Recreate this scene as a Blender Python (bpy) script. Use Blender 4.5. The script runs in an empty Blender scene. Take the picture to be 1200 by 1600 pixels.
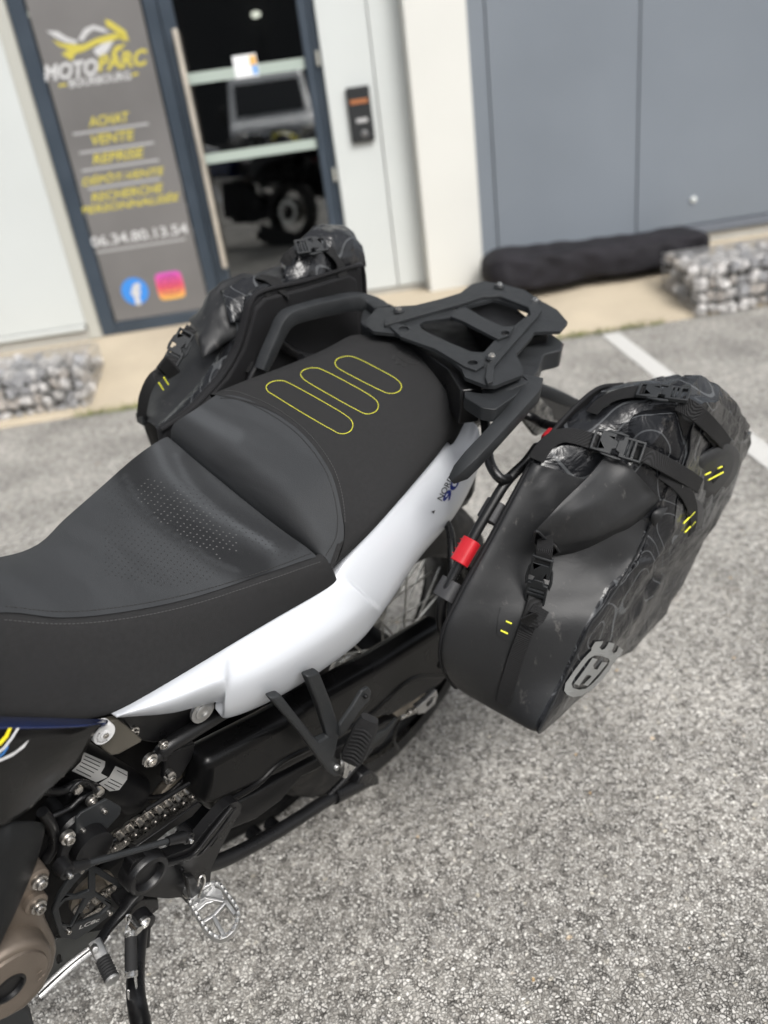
import bpy, bmesh, math, random
import numpy as np
from mathutils import Vector, Matrix, noise
from mathutils.bvhtree import BVHTree
from mathutils.geometry import tessellate_polygon
random.seed(7)
rad = math.radians
SC = bpy.context.scene
COL = SC.collection

# ------------------------------------------------------------------ camera
F_PX, CAM_H = 1240.0, 1.342
_dn = np.array([338., 2375., F_PX]); _dn /= np.linalg.norm(_dn); _up = -_dn
_fw = np.array([0, 0, 1.]) - _up * _up[2]; _fw /= np.linalg.norm(_fw)
_rt = np.cross(_fw, _up)
if _rt[0] < 0: _rt = -_rt
RW = np.stack([_rt, _fw, _up])                 # camera (x right, y down, z ahead) -> world
CAM = np.array([0, 0, CAM_H])
cam = bpy.data.objects.new('camera', bpy.data.cameras.new('camera')); COL.objects.link(cam)
R = Matrix(RW.tolist()) @ Matrix(((1, 0, 0), (0, -1, 0), (0, 0, -1)))
cam.matrix_world = Matrix.Translation(Vector(CAM)) @ R.to_4x4()
cam.data.sensor_fit = 'VERTICAL'; cam.data.sensor_height = 36; cam.data.sensor_width = 27
cam.data.lens = 36 * F_PX / 1600
cam.data.clip_start = .02; cam.data.clip_end = 500
cam.data.dof.use_dof = True
cam.data.dof.focus_distance = 1.06
cam.data.dof.aperture_fstop = 27.9 / 10.8
SC.camera = cam

# ------------------------------------------------------------------ sky, sun, exposure
SUN_EL, SUN_AZ = 50, 148
w = bpy.data.worlds.new("World"); SC.world = w; w.use_nodes = True
nt = w.node_tree; bg = nt.nodes['Background']
sky = nt.nodes.new('ShaderNodeTexSky'); sky.sky_type = 'NISHITA'; sky.sun_disc = False
sky.sun_elevation = rad(SUN_EL); sky.sun_rotation = rad(SUN_AZ); sky.dust_density = 4.0; sky.air_density = 1.0
hs = nt.nodes.new('ShaderNodeHueSaturation'); hs.inputs['Saturation'].default_value = .22
nt.links.new(sky.outputs[0], hs.inputs['Color']); nt.links.new(hs.outputs[0], bg.inputs[0])
bg.inputs[1].default_value = .15
sl = bpy.data.lights.new('sun', 'SUN'); sl.energy = 1.5; sl.angle = rad(22); sl.color = (1, .97, .93)
so = bpy.data.objects.new('sun', sl); COL.objects.link(so)
az = rad(SUN_AZ); el = rad(SUN_EL)
sd = Vector((math.sin(az) * math.cos(el), math.cos(az) * math.cos(el), math.sin(el)))
so.rotation_euler = sd.to_track_quat('Z', 'Y').to_euler(); so.location = (0, 0, 12)
SC.view_settings.view_transform = 'Standard'; SC.view_settings.look = 'None'
SC.view_settings.exposure = 0.62; SC.view_settings.gamma = 1; SC.view_settings.use_curve_mapping = False
SC.cycles.max_bounces = 8; SC.cycles.transparent_max_bounces = 8
SC.cycles.use_denoising = True

# ------------------------------------------------------------------ frames of reference
def ray(px, py): return RW @ np.array([(px - 600) / F_PX, (py - 800) / F_PX, 1.])
LEAN, YAW = rad(11.311), rad(223.776)
BM = Matrix.Translation((-.112, 1.400, 0)) @ Matrix.Rotation(YAW, 4, 'Z') @ Matrix.Rotation(-LEAN, 4, 'X')
BETA, V0 = rad(3.4), 5.45
FM = Matrix.Rotation(BETA, 4, 'Z')
WM = Matrix.Identity(4)
class Frame:
    def __init__(s, M):
        s.M = M; s.I = M.inverted(); s.c = s.I @ Vector(CAM)
    def __call__(s, px, py, x=None, y=None, z=None):
        d = s.I.to_3x3() @ Vector(ray(px, py))
        for k, v in ((0, x), (1, y), (2, z)):
            if v is not None: return s.c + d * ((v - s.c[k]) / d[k])
    def hit(s, bvh, px, py, off=0.0):
        d = (s.I.to_3x3() @ Vector(ray(px, py))).normalized()
        p, n, i, t = bvh.ray_cast(s.c, d)
        if p is None: return None, None
        if n.dot(d) > 0: n = -n
        return p + n * off, n
B = Frame(BM); FA = Frame(FM); WF = Frame(WM)
OFF = {}
def thing(name, frame, base, label, cat, group=None):
    o = bpy.data.objects.new(name, None); COL.objects.link(o); o.empty_display_size = .1
    o.matrix_world = frame.M @ Matrix.Translation(base)
    o['label'] = label; o['category'] = cat
    if group: o['group'] = group
    OFF[o.name] = Vector(base)
    return o
def off_of(o):
    while o.parent: o = o.parent
    return OFF.get(o.name, Vector((0, 0, 0)))

# ------------------------------------------------------------------ materials
MATS = {}
def srgb(r, g, b):
    f = lambda c: (c / 255 / 12.92) if c <= 10 else ((c / 255 + .055) / 1.055) ** 2.4
    return (f(r), f(g), f(b))
def mat(name, col, rough=.5, metal=0., spec=.5, bump=None, var=None, coat=0., wear=None, emit=None):
    """bump=(scale, strength[, detail]); var=(scale, amount) mottling; wear=(scale, lo, hi, colour, roughness)"""
    if name in MATS: return MATS[name]
    m = bpy.data.materials.new(name); m.use_nodes = True; t = m.node_tree; N = t.nodes; L = t.links
    p = N['Principled BSDF']
    p.inputs['Base Color'].default_value = (*col, 1); p.inputs['Roughness'].default_value = rough
    p.inputs['Metallic'].default_value = metal; p.inputs['Specular IOR Level'].default_value = spec
    if coat: p.inputs['Coat Weight'].default_value = coat; p.inputs['Coat Roughness'].default_value = .08
    if emit: p.inputs['Emission Color'].default_value = (*emit[0], 1); p.inputs['Emission Strength'].default_value = emit[1]
    tc = N.new('ShaderNodeTexCoord'); src = None
    if var:
        n = N.new('ShaderNodeTexNoise'); n.inputs['Scale'].default_value = var[0]; n.inputs['Detail'].default_value = 6
        L.new(tc.outputs['Object'], n.inputs['Vector'])
        r = N.new('ShaderNodeMapRange'); r.inputs[1].default_value = .3; r.inputs[2].default_value = .7
        r.inputs[3].default_value = 1 - var[1]; r.inputs[4].default_value = 1 + var[1]
        L.new(n.outputs[0], r.inputs[0])
        v = N.new('ShaderNodeVectorMath'); v.operation = 'SCALE'; v.inputs[0].default_value = col
        L.new(r.outputs[0], v.inputs['Scale']); src = v.outputs[0]; L.new(src, p.inputs['Base Color'])
        r2 = N.new('ShaderNodeMapRange'); r2.inputs[1].default_value = .3; r2.inputs[2].default_value = .7
        r2.inputs[3].default_value = max(0, rough - .08); r2.inputs[4].default_value = min(1, rough + .08)
        L.new(n.outputs[0], r2.inputs[0]); L.new(r2.outputs[0], p.inputs['Roughness'])
    if wear:
        n = N.new('ShaderNodeTexNoise'); n.inputs['Scale'].default_value = wear[0]; n.inputs['Detail'].default_value = 8
        n.inputs['Roughness'].default_value = .65
        L.new(tc.outputs['Object'], n.inputs['Vector'])
        r = N.new('ShaderNodeMapRange'); r.inputs[1].default_value = wear[1]; r.inputs[2].default_value = wear[2]
        L.new(n.outputs[0], r.inputs[0])
        mx = N.new('ShaderNodeMix'); mx.data_type = 'RGBA'
        L.new(r.outputs[0], mx.inputs[0])
        if src: L.new(src, mx.inputs[6])
        else: mx.inputs[6].default_value = (*col, 1)
        mx.inputs[7].default_value = (*wear[3], 1); L.new(mx.outputs[2], p.inputs['Base Color'])
    if bump:
        n = N.new('ShaderNodeTexNoise'); n.inputs['Scale'].default_value = bump[0]
        n.inputs['Detail'].default_value = bump[2] if len(bump) > 2 else 3
        L.new(tc.outputs['Object'], n.inputs['Vector'])
        b = N.new('ShaderNodeBump'); b.inputs['Strength'].default_value = bump[1]; b.inputs['Distance'].default_value = .002
        L.new(n.outputs[0], b.inputs['Height']); L.new(b.outputs[0], p.inputs['Normal'])
    MATS[name] = m; return m
def nodes(m): return m.node_tree.nodes, m.node_tree.links, m.node_tree.nodes['Principled BSDF']

M_plastic = mat('matte black plastic', (.017, .0185, .020), .5, spec=.36, bump=(900, .35, 2), var=(30, .18))
M_plastic2 = mat('dark smooth plastic', (.004, .004, .0045), .35, spec=.35, bump=(1400, .1), var=(20, .2))
M_frame = mat('black powder coat', (.005, .005, .0055), .32, spec=.4, bump=(1500, .15), var=(25, .2))
M_arm = mat('satin black swingarm', (.0025, .0025, .0027), .30, spec=.22, bump=(600, .06), var=(9, .3))
M_black = mat('deep black housing', (.002, .002, .0025), .5, spec=.2, var=(40, .4))
M_rubber = mat('rubber', (.012, .012, .0125), .75, spec=.3, bump=(500, .3), var=(50, .25))
M_tyre = mat('tyre rubber', (.018, .0175, .017), .7, spec=.35, bump=(400, .3), wear=(25, .5, .75, (.06, .055, .05)))
M_steel = mat('zinc plated steel', (.55, .53, .50), .3, metal=1, bump=(700, .15), var=(60, .3))
M_chrome = mat('bright steel', (.7, .7, .69), .18, metal=1, bump=(500, .1), var=(50, .2))
M_alu = mat('sandblasted aluminium', (.50, .50, .495), .42, metal=1, bump=(900, .3), var=(60, .15))
M_spoke = mat('spoke steel', (.72, .71, .67), .35, metal=.85, var=(50, .4))
M_bronze = mat('bronze engine paint', srgb(114, 104, 94), .36, metal=.6, bump=(1200, .25), var=(25, .12))
M_bracket = mat('grey brown bracket', srgb(92, 88, 80), .45, metal=.5, bump=(700, .15), var=(30, .1))
M_white = mat('white plastic panel', (.49, .51, .54), .30, spec=.5, coat=.2, bump=(1200, .03))
M_navy = mat('navy blue gloss', (.008, .016, .06), .18, coat=.5, var=(30, .1))
M_red = mat('red plastic clip', (.44, .010, .018), .42, bump=(500, .1), var=(40, .08))
M_yel = mat('fluorescent yellow thread', (.75, .74, .05), .6)
M_yelp = mat('yellow decal', (.8, .66, .02), .3)
M_blu = mat('blue decal', (.03, .15, .4), .3)
M_whp = mat('white decal', (.6, .6, .6), .3)
M_refl = mat('reflective grey print', (.24, .245, .24), .45, metal=.3, wear=(80, .6, .7, (.2, .2, .2)))
M_thread = mat('black thread', (.014, .014, .014), .7)
M_threadg = mat('grey thread', (.05, .05, .05), .7)
M_suede = mat('suede seat cover', (.024, .024, .0245), .9, spec=.12, bump=(1600, .6, 4), var=(160, .12), wear=(9, .5, .8, (.024, .024, .025)))
M_inner = mat('padded bag back', (.009, .009, .010), .75, spec=.25, bump=(500, .25), var=(14, .25))
M_label = mat('silver label', (.45, .45, .44), .35, metal=.4)
M_ink = mat('label ink', (.02, .02, .02), .6)
M_navytext = mat('navy print', (.01, .02, .14), .4)
M_rust = mat('worn sprocket steel', (.28, .25, .21), .5, metal=.8, var=(40, .4))
M_link = mat('chain plate steel', (.36, .345, .325), .3, metal=1, var=(200, .4), wear=(150, .55, .75, (.05, .045, .04)))
M_dirt = mat('dusty grey plastic', (.20, .195, .18), .85, bump=(200, .3), wear=(70, .4, .6, (.03, .03, .03)))

def leather():
    m = mat('black leatherette', (.034, .036, .038), .42, spec=.12)
    N, L, p = nodes(m); tc = N.new('ShaderNodeTexCoord')
    v = N.new('ShaderNodeTexVoronoi'); v.inputs['Scale'].default_value = 650; L.new(tc.outputs['Object'], v.inputs['Vector'])
    b = N.new('ShaderNodeBump'); b.inputs['Strength'].default_value = .22; b.inputs['Distance'].default_value = .001
    L.new(v.outputs['Distance'], b.inputs['Height']); L.new(b.outputs[0], p.inputs['Normal'])
    # dry dust film, wiped off in broad curved sweeps across the seat
    mp = N.new('ShaderNodeMapping'); mp.inputs['Scale'].default_value = (1, .25, 1); L.new(tc.outputs['Object'], mp.inputs[0])
    n = N.new('ShaderNodeTexNoise'); n.inputs['Scale'].default_value = 22; n.inputs['Detail'].default_value = 5; n.inputs['Distortion'].default_value = .4
    L.new(mp.outputs[0], n.inputs['Vector'])
    r = N.new('ShaderNodeMapRange'); r.inputs[1].default_value = .42; r.inputs[2].default_value = .58
    L.new(n.outputs[0], r.inputs[0])
    mx = N.new('ShaderNodeMix'); mx.data_type = 'RGBA'; L.new(r.outputs[0], mx.inputs[0])
    mx.inputs[6].default_value = (.014, .0145, .0155, 1); mx.inputs[7].default_value = (.056, .059, .0625, 1)
    at = N.new('ShaderNodeAttribute'); at.attribute_name = 'wiped'; ma = N.new('ShaderNodeMath'); ma.operation = 'MULTIPLY_ADD'; ma.inputs[1].default_value = .5; ma.use_clamp = True
    L.new(at.outputs['Fac'], ma.inputs[0]); rh = N.new('ShaderNodeMath'); rh.operation = 'MULTIPLY_ADD'; rh.inputs[1].default_value = .12; rh.inputs[2].default_value = .48; L.new(r.outputs[0], rh.inputs[0]); L.new(rh.outputs[0], ma.inputs[2]); L.new(ma.outputs[0], mx.inputs[0])
    L.new(mx.outputs[2], p.inputs['Base Color'])
    r2 = N.new('ShaderNodeMapRange'); r2.inputs[1].default_value = .4; r2.inputs[2].default_value = .6
    r2.inputs[3].default_value = .6; r2.inputs[4].default_value = .7
    L.new(n.outputs[0], r2.inputs[0]); L.new(r2.outputs[0], p.inputs['Roughness'])
    return m
M_leather = leather()

def tarp(name, base, rough, lines):
    m = mat(name, base, rough, spec=.5); N, L, p = nodes(m); tc = N.new('ShaderNodeTexCoord')
    n = N.new('ShaderNodeTexNoise'); n.inputs['Scale'].default_value = 420; n.inputs['Detail'].default_value = 2
    L.new(tc.outputs['Object'], n.inputs['Vector'])
    n2 = N.new('ShaderNodeTexNoise'); n2.inputs['Scale'].default_value = 24; n2.inputs['Detail'].default_value = 3; n2.inputs['Distortion'].default_value = .8
    L.new(tc.outputs['Object'], n2.inputs['Vector']); p.inputs['Specular IOR Level'].default_value = .4
    b = N.new('ShaderNodeBump'); b.inputs['Strength'].default_value = .12; b.inputs['Distance'].default_value = .001
    L.new(n.outputs[0], b.inputs['Height'])
    b2 = N.new('ShaderNodeBump'); b2.inputs['Strength'].default_value = .35 if lines else .04; b2.inputs['Distance'].default_value = .02
    L.new(n2.outputs[0], b2.inputs['Height']); L.new(b.outputs[0], b2.inputs['Normal']); L.new(b2.outputs[0], p.inputs['Normal'])
    # pale scuffs
    mp = N.new('ShaderNodeMapping'); mp.inputs['Scale'].default_value = (60, 60, 16); mp.inputs['Rotation'].default_value = (.5, .4, .8)
    L.new(tc.outputs['Object'], mp.inputs[0])
    ns = N.new('ShaderNodeTexNoise'); ns.inputs['Scale'].default_value = 1; ns.inputs['Detail'].default_value = 8; ns.inputs['Roughness'].default_value = .7
    L.new(mp.outputs[0], ns.inputs['Vector'])
    r = N.new('ShaderNodeMapRange'); r.inputs[1].default_value = .60; r.inputs[2].default_value = .76; r.inputs[4].default_value = .55
    L.new(ns.outputs[0], r.inputs[0])
    mx = N.new('ShaderNodeMix'); mx.data_type = 'RGBA'; L.new(r.outputs[0], mx.inputs[0])
    mx.inputs[6].default_value = (*base, 1); mx.inputs[7].default_value = (.16, .15, .14, 1); out = mx.outputs[2]
    if lines:   # printed contour lines
        nc = N.new('ShaderNodeTexNoise'); nc.inputs['Scale'].default_value = 5.0; nc.inputs['Detail'].default_value = .8; nc.inputs['Distortion'].default_value = .25
        L.new(tc.outputs['Object'], nc.inputs['Vector'])
        mu = N.new('ShaderNodeMath'); mu.operation = 'MULTIPLY'; mu.inputs[1].default_value = 16; L.new(nc.outputs[0], mu.inputs[0])
        fr = N.new('ShaderNodeMath'); fr.operation = 'FRACT'; L.new(mu.outputs[0], fr.inputs[0])
        sb = N.new('ShaderNodeMath'); sb.operation = 'SUBTRACT'; sb.inputs[1].default_value = .5; L.new(fr.outputs[0], sb.inputs[0])
        ab = N.new('ShaderNodeMath'); ab.operation = 'ABSOLUTE'; L.new(sb.outputs[0], ab.inputs[0])
        rr = N.new('ShaderNodeMapRange'); rr.inputs[1].default_value = .03; rr.inputs[2].default_value = .055; rr.inputs[3].default_value = .8; rr.inputs[4].default_value = 0
        L.new(ab.outputs[0], rr.inputs[0])
        m2 = N.new('ShaderNodeMix'); m2.data_type = 'RGBA'; L.new(rr.outputs[0], m2.inputs[0]); L.new(out, m2.inputs[6])
        m2.inputs[7].default_value = (.075, .079, .083, 1); out = m2.outputs[2]
    L.new(out, p.inputs['Base Color'])
    return m
M_tarpm = tarp('matte tarpaulin', (.012, .0125, .0135), .5, False)
M_tarpg = tarp('glossy tarpaulin with contour lines', (.009, .0095, .011), .25, True)

def webbing():
    m = mat('woven webbing', (.014, .014, .015), .7); N, L, p = nodes(m); tc = N.new('ShaderNodeTexCoord')
    wv = N.new('ShaderNodeTexWave'); wv.inputs['Scale'].default_value = 330; wv.inputs['Distortion'].default_value = .3; wv.bands_direction = 'DIAGONAL'
    L.new(tc.outputs['Object'], wv.inputs['Vector'])
    b = N.new('ShaderNodeBump'); b.inputs['Strength'].default_value = .6; b.inputs['Distance'].default_value = .001
    L.new(wv.outputs['Fac'], b.inputs['Height']); L.new(b.outputs[0], p.inputs['Normal'])
    mx = N.new('ShaderNodeMix'); mx.data_type = 'RGBA'; L.new(wv.outputs['Fac'], mx.inputs[0])
    p.inputs['Specular IOR Level'].default_value = .2; mx.inputs[6].default_value = (.005, .005, .005, 1); mx.inputs[7].default_value = (.016, .016, .017, 1); L.new(mx.outputs[2], p.inputs['Base Color'])
    return m
M_web = webbing()

# ------------------------------------------------------------------ mesh helpers
def V3(p): return Vector(p)
def obj(name, V, Fc, m, parent=None, smooth=True, bevel=0, seg=2, subsurf=0, solid=0, auto=True):
    o_ = off_of(parent) if parent else Vector((0, 0, 0))
    me = bpy.data.meshes.new(name); me.from_pydata([tuple(Vector(v) - o_) for v in V], [], Fc)
    me.materials.append(m)
    bm = bmesh.new(); bm.from_mesh(me); bmesh.ops.recalc_face_normals(bm, faces=bm.faces); bm.to_mesh(me); bm.free()
    if smooth:
        me.polygons.foreach_set('use_smooth', [True] * len(me.polygons))
        if auto: me.set_sharp_from_angle(angle=rad(38))
    o = bpy.data.objects.new(name, me); COL.objects.link(o)
    if parent: o.parent = parent
    if solid:
        s = o.modifiers.new('s', 'SOLIDIFY'); s.thickness = abs(solid); s.offset = -1 if solid > 0 else 1
    if bevel:
        b = o.modifiers.new('b', 'BEVEL'); b.width = bevel; b.segments = seg; b.limit_method = 'ANGLE'; b.angle_limit = rad(35); b.harden_normals = False
    if subsurf:
        s = o.modifiers.new('u', 'SUBSURF'); s.levels = subsurf; s.render_levels = subsurf
    return o
def setp(o, **k):
    for a, b in k.items(): o[a] = b
    return o
def cr(pts, n, closed=False):
    """Catmull-Rom through pts, n samples per span"""
    P = [V3(p) for p in pts]; out = []; m = len(P)
    rng = range(m) if closed else range(m - 1)
    for i in rng:
        if closed: a, b, c, d = P[i - 1], P[i], P[(i + 1) % m], P[(i + 2) % m]
        else:
            b, c = P[i], P[i + 1]; a = P[i - 1] if i else b * 2 - c; d = P[i + 2] if i + 2 < m else c * 2 - b
        for k in range(n):
            t = k / n; t2 = t * t; t3 = t2 * t
            out.append(.5 * ((2 * b) + (c - a) * t + (2 * a - 5 * b + 4 * c - d) * t2 + (3 * b - a - 3 * c + d) * t3))
    if not closed: out.append(P[-1].copy())
    return out
def gridmesh(rows, nu=6, nv=6, closed_u=False):
    R1 = [cr(r, nv, closed_u) for r in rows]
    cols = [cr([R1[i][j] for i in range(len(R1))], nu) for j in range(len(R1[0]))]
    nj = len(cols); ni = len(cols[0])
    V = [cols[j][i] for i in range(ni) for j in range(nj)]; Fc = []
    for i in range(ni - 1):
        for j in range(nj if closed_u else nj - 1):
            k = (j + 1) % nj; Fc.append((i * nj + j, i * nj + k, (i + 1) * nj + k, (i + 1) * nj + j))
    return V, Fc, ni, nj
def foldmesh(rows, nu=8, nv=6, rd=.12):
    """sections with crisp folds: straight between their points, only slightly rounded at them"""
    R1 = []
    for r in rows:
        m = len(r); out = []
        for i in range(m):
            b, c = r[i], r[(i + 1) % m]; a = r[i - 1]
            p = b.lerp(a, rd); q = b.lerp(c, rd); out += [p * .25 + b * .5 + q * .25]
            for k in range(1, nv): t = k / nv; out.append(b.lerp(c, rd + (1 - 2 * rd) * (k - .5) / (nv - 1)) if nv > 1 else c)
        R1.append(out)
    nj = len(R1[0]); cols = [cr([R1[i][j] for i in range(len(R1))], nu) for j in range(nj)]; ni = len(cols[0])
    V = [cols[j][i] for i in range(ni) for j in range(nj)]; Fc = []
    for i in range(ni - 1):
        for j in range(nj): k = (j + 1) % nj; Fc.append((i * nj + j, i * nj + k, (i + 1) * nj + k, (i + 1) * nj + j))
    return V, Fc, ni, nj
def sweep(path, sec, up=None, closed=False, cap=True):
    """sweep a 2D section (list or function of t -> list) along path"""
    P = [V3(p) for p in path]; n = len(P); V = []; Fc = []
    T = []
    for i in range(n):
        a = P[i - 1] if (i or closed) else P[i]; b = P[(i + 1) % n] if (i + 1 < n or closed) else P[i]
        T.append((b - a).normalized())
    if up is None:
        u = T[0].orthogonal().normalized()
    for i in range(n):
        if up is None:
            u = (u - T[i] * u.dot(T[i])).normalized(); uu = u
        else:
            q = V3(up[i]) if isinstance(up, list) else V3(up); uu = (q - T[i] * q.dot(T[i])).normalized()
        s = T[i].cross(uu).normalized()
        S = sec(i / max(1, n - 1)) if callable(sec) else sec
        for (a, b) in S: V.append(P[i] + s * a + uu * b)
    m = len(S)
    for i in range(n if closed else n - 1):
        for j in range(m):
            k = (j + 1) % m; i2 = (i + 1) % n
            Fc.append((i * m + j, i * m + k, i2 * m + k, i2 * m + j))
    if cap and not closed:
        Fc.append(tuple(range(m))[::-1]); Fc.append(tuple((n - 1) * m + j for j in range(m)))
    return V, Fc
def circ(r, n=12): return [(r * math.cos(2 * math.pi * k / n), r * math.sin(2 * math.pi * k / n)) for k in range(n)]
def tube(name, pts, r, m, parent, n=12, k=5, smoothpath=True, closed=False):
    P = cr(pts, k, closed) if smoothpath and len(pts) > 2 else pts
    if isinstance(r, (list, tuple)):
        rr = list(r)
        def sec(t):
            x = t * (len(rr) - 1); i = min(int(x), len(rr) - 2); return circ(rr[i] + (rr[i + 1] - rr[i]) * (x - i), n)
    else: sec = circ(r, n)
    V, Fc = sweep(P, sec, closed=closed)
    return obj(name, V, Fc, m, parent)
def rrect(w, h, c, n=2):
    """rounded rectangle section"""
    out = []
    for (sx, sy, a0) in ((1, 1, 0), (-1, 1, 90), (-1, -1, 180), (1, -1, 270)):
        for k in range(n + 1):
            a = rad(a0 + 90 * k / n); out.append((sx * (w / 2 - c) + c * math.cos(a), sy * (h / 2 - c) + c * math.sin(a)))
    return out
def bar(name, pts, w, h, c, m, parent, up=(0, 0, 1), k=5, sp=True, sub=0):
    P = cr(pts, k) if sp and len(pts) > 2 else [V3(p) for p in pts]
    def L(a, t):
        if isinstance(a, (list, tuple)):
            x = t * (len(a) - 1); i = min(int(x), len(a) - 2); return a[i] + (a[i + 1] - a[i]) * (x - i)
        return a
    V, Fc = sweep(P, lambda t: rrect(L(w, t), L(h, t), min(c, L(w, t) * .45, L(h, t) * .45)), up=up)
    return obj(name, V, Fc, m, parent)
def rnd(poly, r, n=3):
    """round the corners of a 2D polygon"""
    if r <= 0: return [tuple(p) for p in poly]
    out = []; m = len(poly)
    for i in range(m):
        a, b, c = Vector(poly[i - 1]), Vector(poly[i]), Vector(poly[(i + 1) % m])
        u = a - b; v = c - b; lu, lv = u.length, v.length
        if lu < 1e-7 or lv < 1e-7: out.append(tuple(b)); continue
        k = min(r, lu * .45, lv * .45); p = b + u / lu * k; q = b + v / lv * k
        for j in range(n + 1):
            t = j / n; out.append(tuple(p * (1 - t) ** 2 + b * 2 * t * (1 - t) + q * t * t))
    return out
def prism(name, poly, holes, fr, th, m, parent, bevel=.001, seg=2, r=0, smooth=True):
    """poly in plane fr=(origin, ax, ay, normal); front face on the plane, body th behind it"""
    o, ax, ay, an = [V3(q) for q in fr]
    loops = [rnd(poly, r)] + [rnd(h, r) for h in holes]
    flat = [p for l in loops for p in l]; n = len(flat)
    V = [o + ax * p[0] + ay * p[1] for p in flat] + [o + ax * p[0] + ay * p[1] - an * th for p in flat]
    if holes:
        tr = tessellate_polygon([[Vector((p[0], p[1], 0)) for p in l] for l in loops])
        caps = [tuple(t) for t in tr]
    else: caps = [tuple(range(n))]
    Fc = list(caps) + [tuple(i + n for i in t)[::-1] for t in caps]
    s = 0
    for l in loops:
        q = len(l)
        for i in range(q):
            a = s + i; b = s + (i + 1) % q; Fc.append((a, b, b + n, a + n))
        s += q
    return obj(name, V, Fc, m, parent, smooth=smooth, bevel=bevel, seg=seg)
YF = lambda y: ((0, y, 0), (1, 0, 0), (0, 0, 1), (0, 1, 0))
ZF = lambda z: ((0, 0, z), (1, 0, 0), (0, 1, 0), (0, 0, 1))
def plateY(name, px, y, th, m, parent, holes=(), bevel=.0015, r=.0, seg=2):
    u = lambda L: [(q.x, q.z) for q in (B(a, b, y=y) for a, b in L)]
    return prism(name, u(px), [u(h) for h in holes], YF(y), th, m, parent, bevel=bevel, seg=seg, r=r)
def box(name, c, s, m, parent, bevel=.003, rot=None, seg=2):
    V = []
    for x in (-1, 1):
        for y in (-1, 1):
            for z in (-1, 1):
                v = Vector((x * s[0] / 2, y * s[1] / 2, z * s[2] / 2))
                if rot: v = rot @ v
                V.append(V3(c) + v)
    Fc = [(0, 1, 3, 2), (4, 6, 7, 5), (0, 4, 5, 1), (2, 3, 7, 6), (0, 2, 6, 4), (1, 5, 7, 3)]
    return obj(name, V, Fc, m, parent, bevel=bevel, seg=seg)
def lathe(name, o, axis, prof, m, parent, n=24, cap=True, sub=0):
    """prof = list of (distance along axis, radius)"""
    o = V3(o); a = V3(axis).normalized(); u = a.orthogonal().normalized(); v = a.cross(u)
    V = []; Fc = []
    for (d, r) in prof:
        for k in range(n):
            t = 2 * math.pi * k / n; V.append(o + a * d + (u * math.cos(t) + v * math.sin(t)) * r)
    for i in range(len(prof) - 1):
        for k in range(n):
            j = (k + 1) % n; Fc.append((i * n + k, i * n + j, (i + 1) * n + j, (i + 1) * n + k))
    if cap:
        if prof[0][1] > 1e-5: Fc.append(tuple(range(n))[::-1])
        if prof[-1][1] > 1e-5: Fc.append(tuple((len(prof) - 1) * n + k for k in range(n)))
    return obj(name, V, Fc, m, parent)
def bolt(p, axis, r, m, parent, name='bolt', washer=True, h=None, socket=True):
    """button head bolt with a hexagonal socket"""
    r *= .74; h = (h or r * .8 / .74) * .74 + .001; pr = []
    if washer: pr += [(-.004, r * 1.45), (h * .22, r * 1.45), (h * .25, r * 1.4), (h * .25, r)]
    else: pr += [(-.004, r)]
    pr += [(h * .7, r), (h * .95, r * .88), (h, r * .72)]
    if socket: pr += [(h, r * .5), (h * .45, r * .46), (h * .45, .00001)]
    else: pr += [(h * 1.02, .00001)]
    return lathe(name, p, axis, pr, m, parent, n=18)
def unionmesh(parts):
    V = []; Fc = []
    for v, f in parts:
        o = len(V); V += list(v); Fc += [tuple(i + o for i in t) for t in f]
    return V, Fc
def mkbvh(V, Fc): return BVHTree.FromPolygons([Vector(v) for v in V], Fc)
def resample(P, step):
    L = [0]
    for i in range(1, len(P)): L.append(L[-1] + (P[i] - P[i - 1]).length)
    n = max(2, int(L[-1] / step)); out = []; j = 0
    for k in range(n + 1):
        s = L[-1] * k / n
        while j < len(P) - 2 and L[j + 1] < s: j += 1
        d = L[j + 1] - L[j]; t = (s - L[j]) / d if d > 1e-9 else 0
        out.append(P[j].lerp(P[j + 1], max(0, min(1, t))))
    return out
def snapline(px, bvh, off, k=6, closed=False):
    P2 = cr([(a, b, 0) for a, b in px], k, closed)
    if closed: P2.append(P2[0].copy())
    out = []; N = []
    for q in P2:
        p, n = B.hit(bvh, q.x, q.y, off)
        if p is not None: out.append(p); N.append(n)
    return out, N
def stitches(name, px, bvh, m, parent, r=.0006, dash=.004, gap=.0016, closed=False, off=.0004, k=6):
    P, _ = snapline(px, bvh, off, k, closed)
    if len(P) < 2: return None
    P = resample(P, .0008 if dash < .01 else .002); step = (P[1] - P[0]).length
    a = max(1, int(dash / step)); g = max(1, round(gap / step)); parts = []; i = 0
    while i + a < len(P):
        seg = P[i:i + a + 1]
        if len(seg) >= 2:
            seg = [seg[0], seg[len(seg) // 2], seg[-1]] if len(seg) > 2 else seg
            parts.append(sweep(seg, circ(r, 5)))
        i += a + g
    V, Fc = unionmesh(parts)
    return obj(name, V, Fc, m, parent)
def strip(name, pts, nrm, w, th, m, parent, k=5, wave=0):
    """flat strap: centre line pts, surface normal(s) nrm, width, thickness"""
    P = cr(pts, k)
    if isinstance(nrm, list): Nn = [q.normalized() for q in cr(nrm, k)]
    else: Nn = [V3(nrm)] * len(P)
    V, Fc = sweep(P, rrect(w, th, th * .4, 1), up=Nn)
    return obj(name, V, Fc, m, parent)
def snapstrip(name, px, bvh, w, th, m, parent, off=.002, k=4, lift=None):
    pts = []; N = []
    for i, (a, b) in enumerate(px):
        p, n = B.hit(bvh, a, b, off + (lift[i] if lift else 0))
        if p is not None: pts.append(p); N.append(n)
    return strip(name, pts, N, w, th, m, parent, k)
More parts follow.
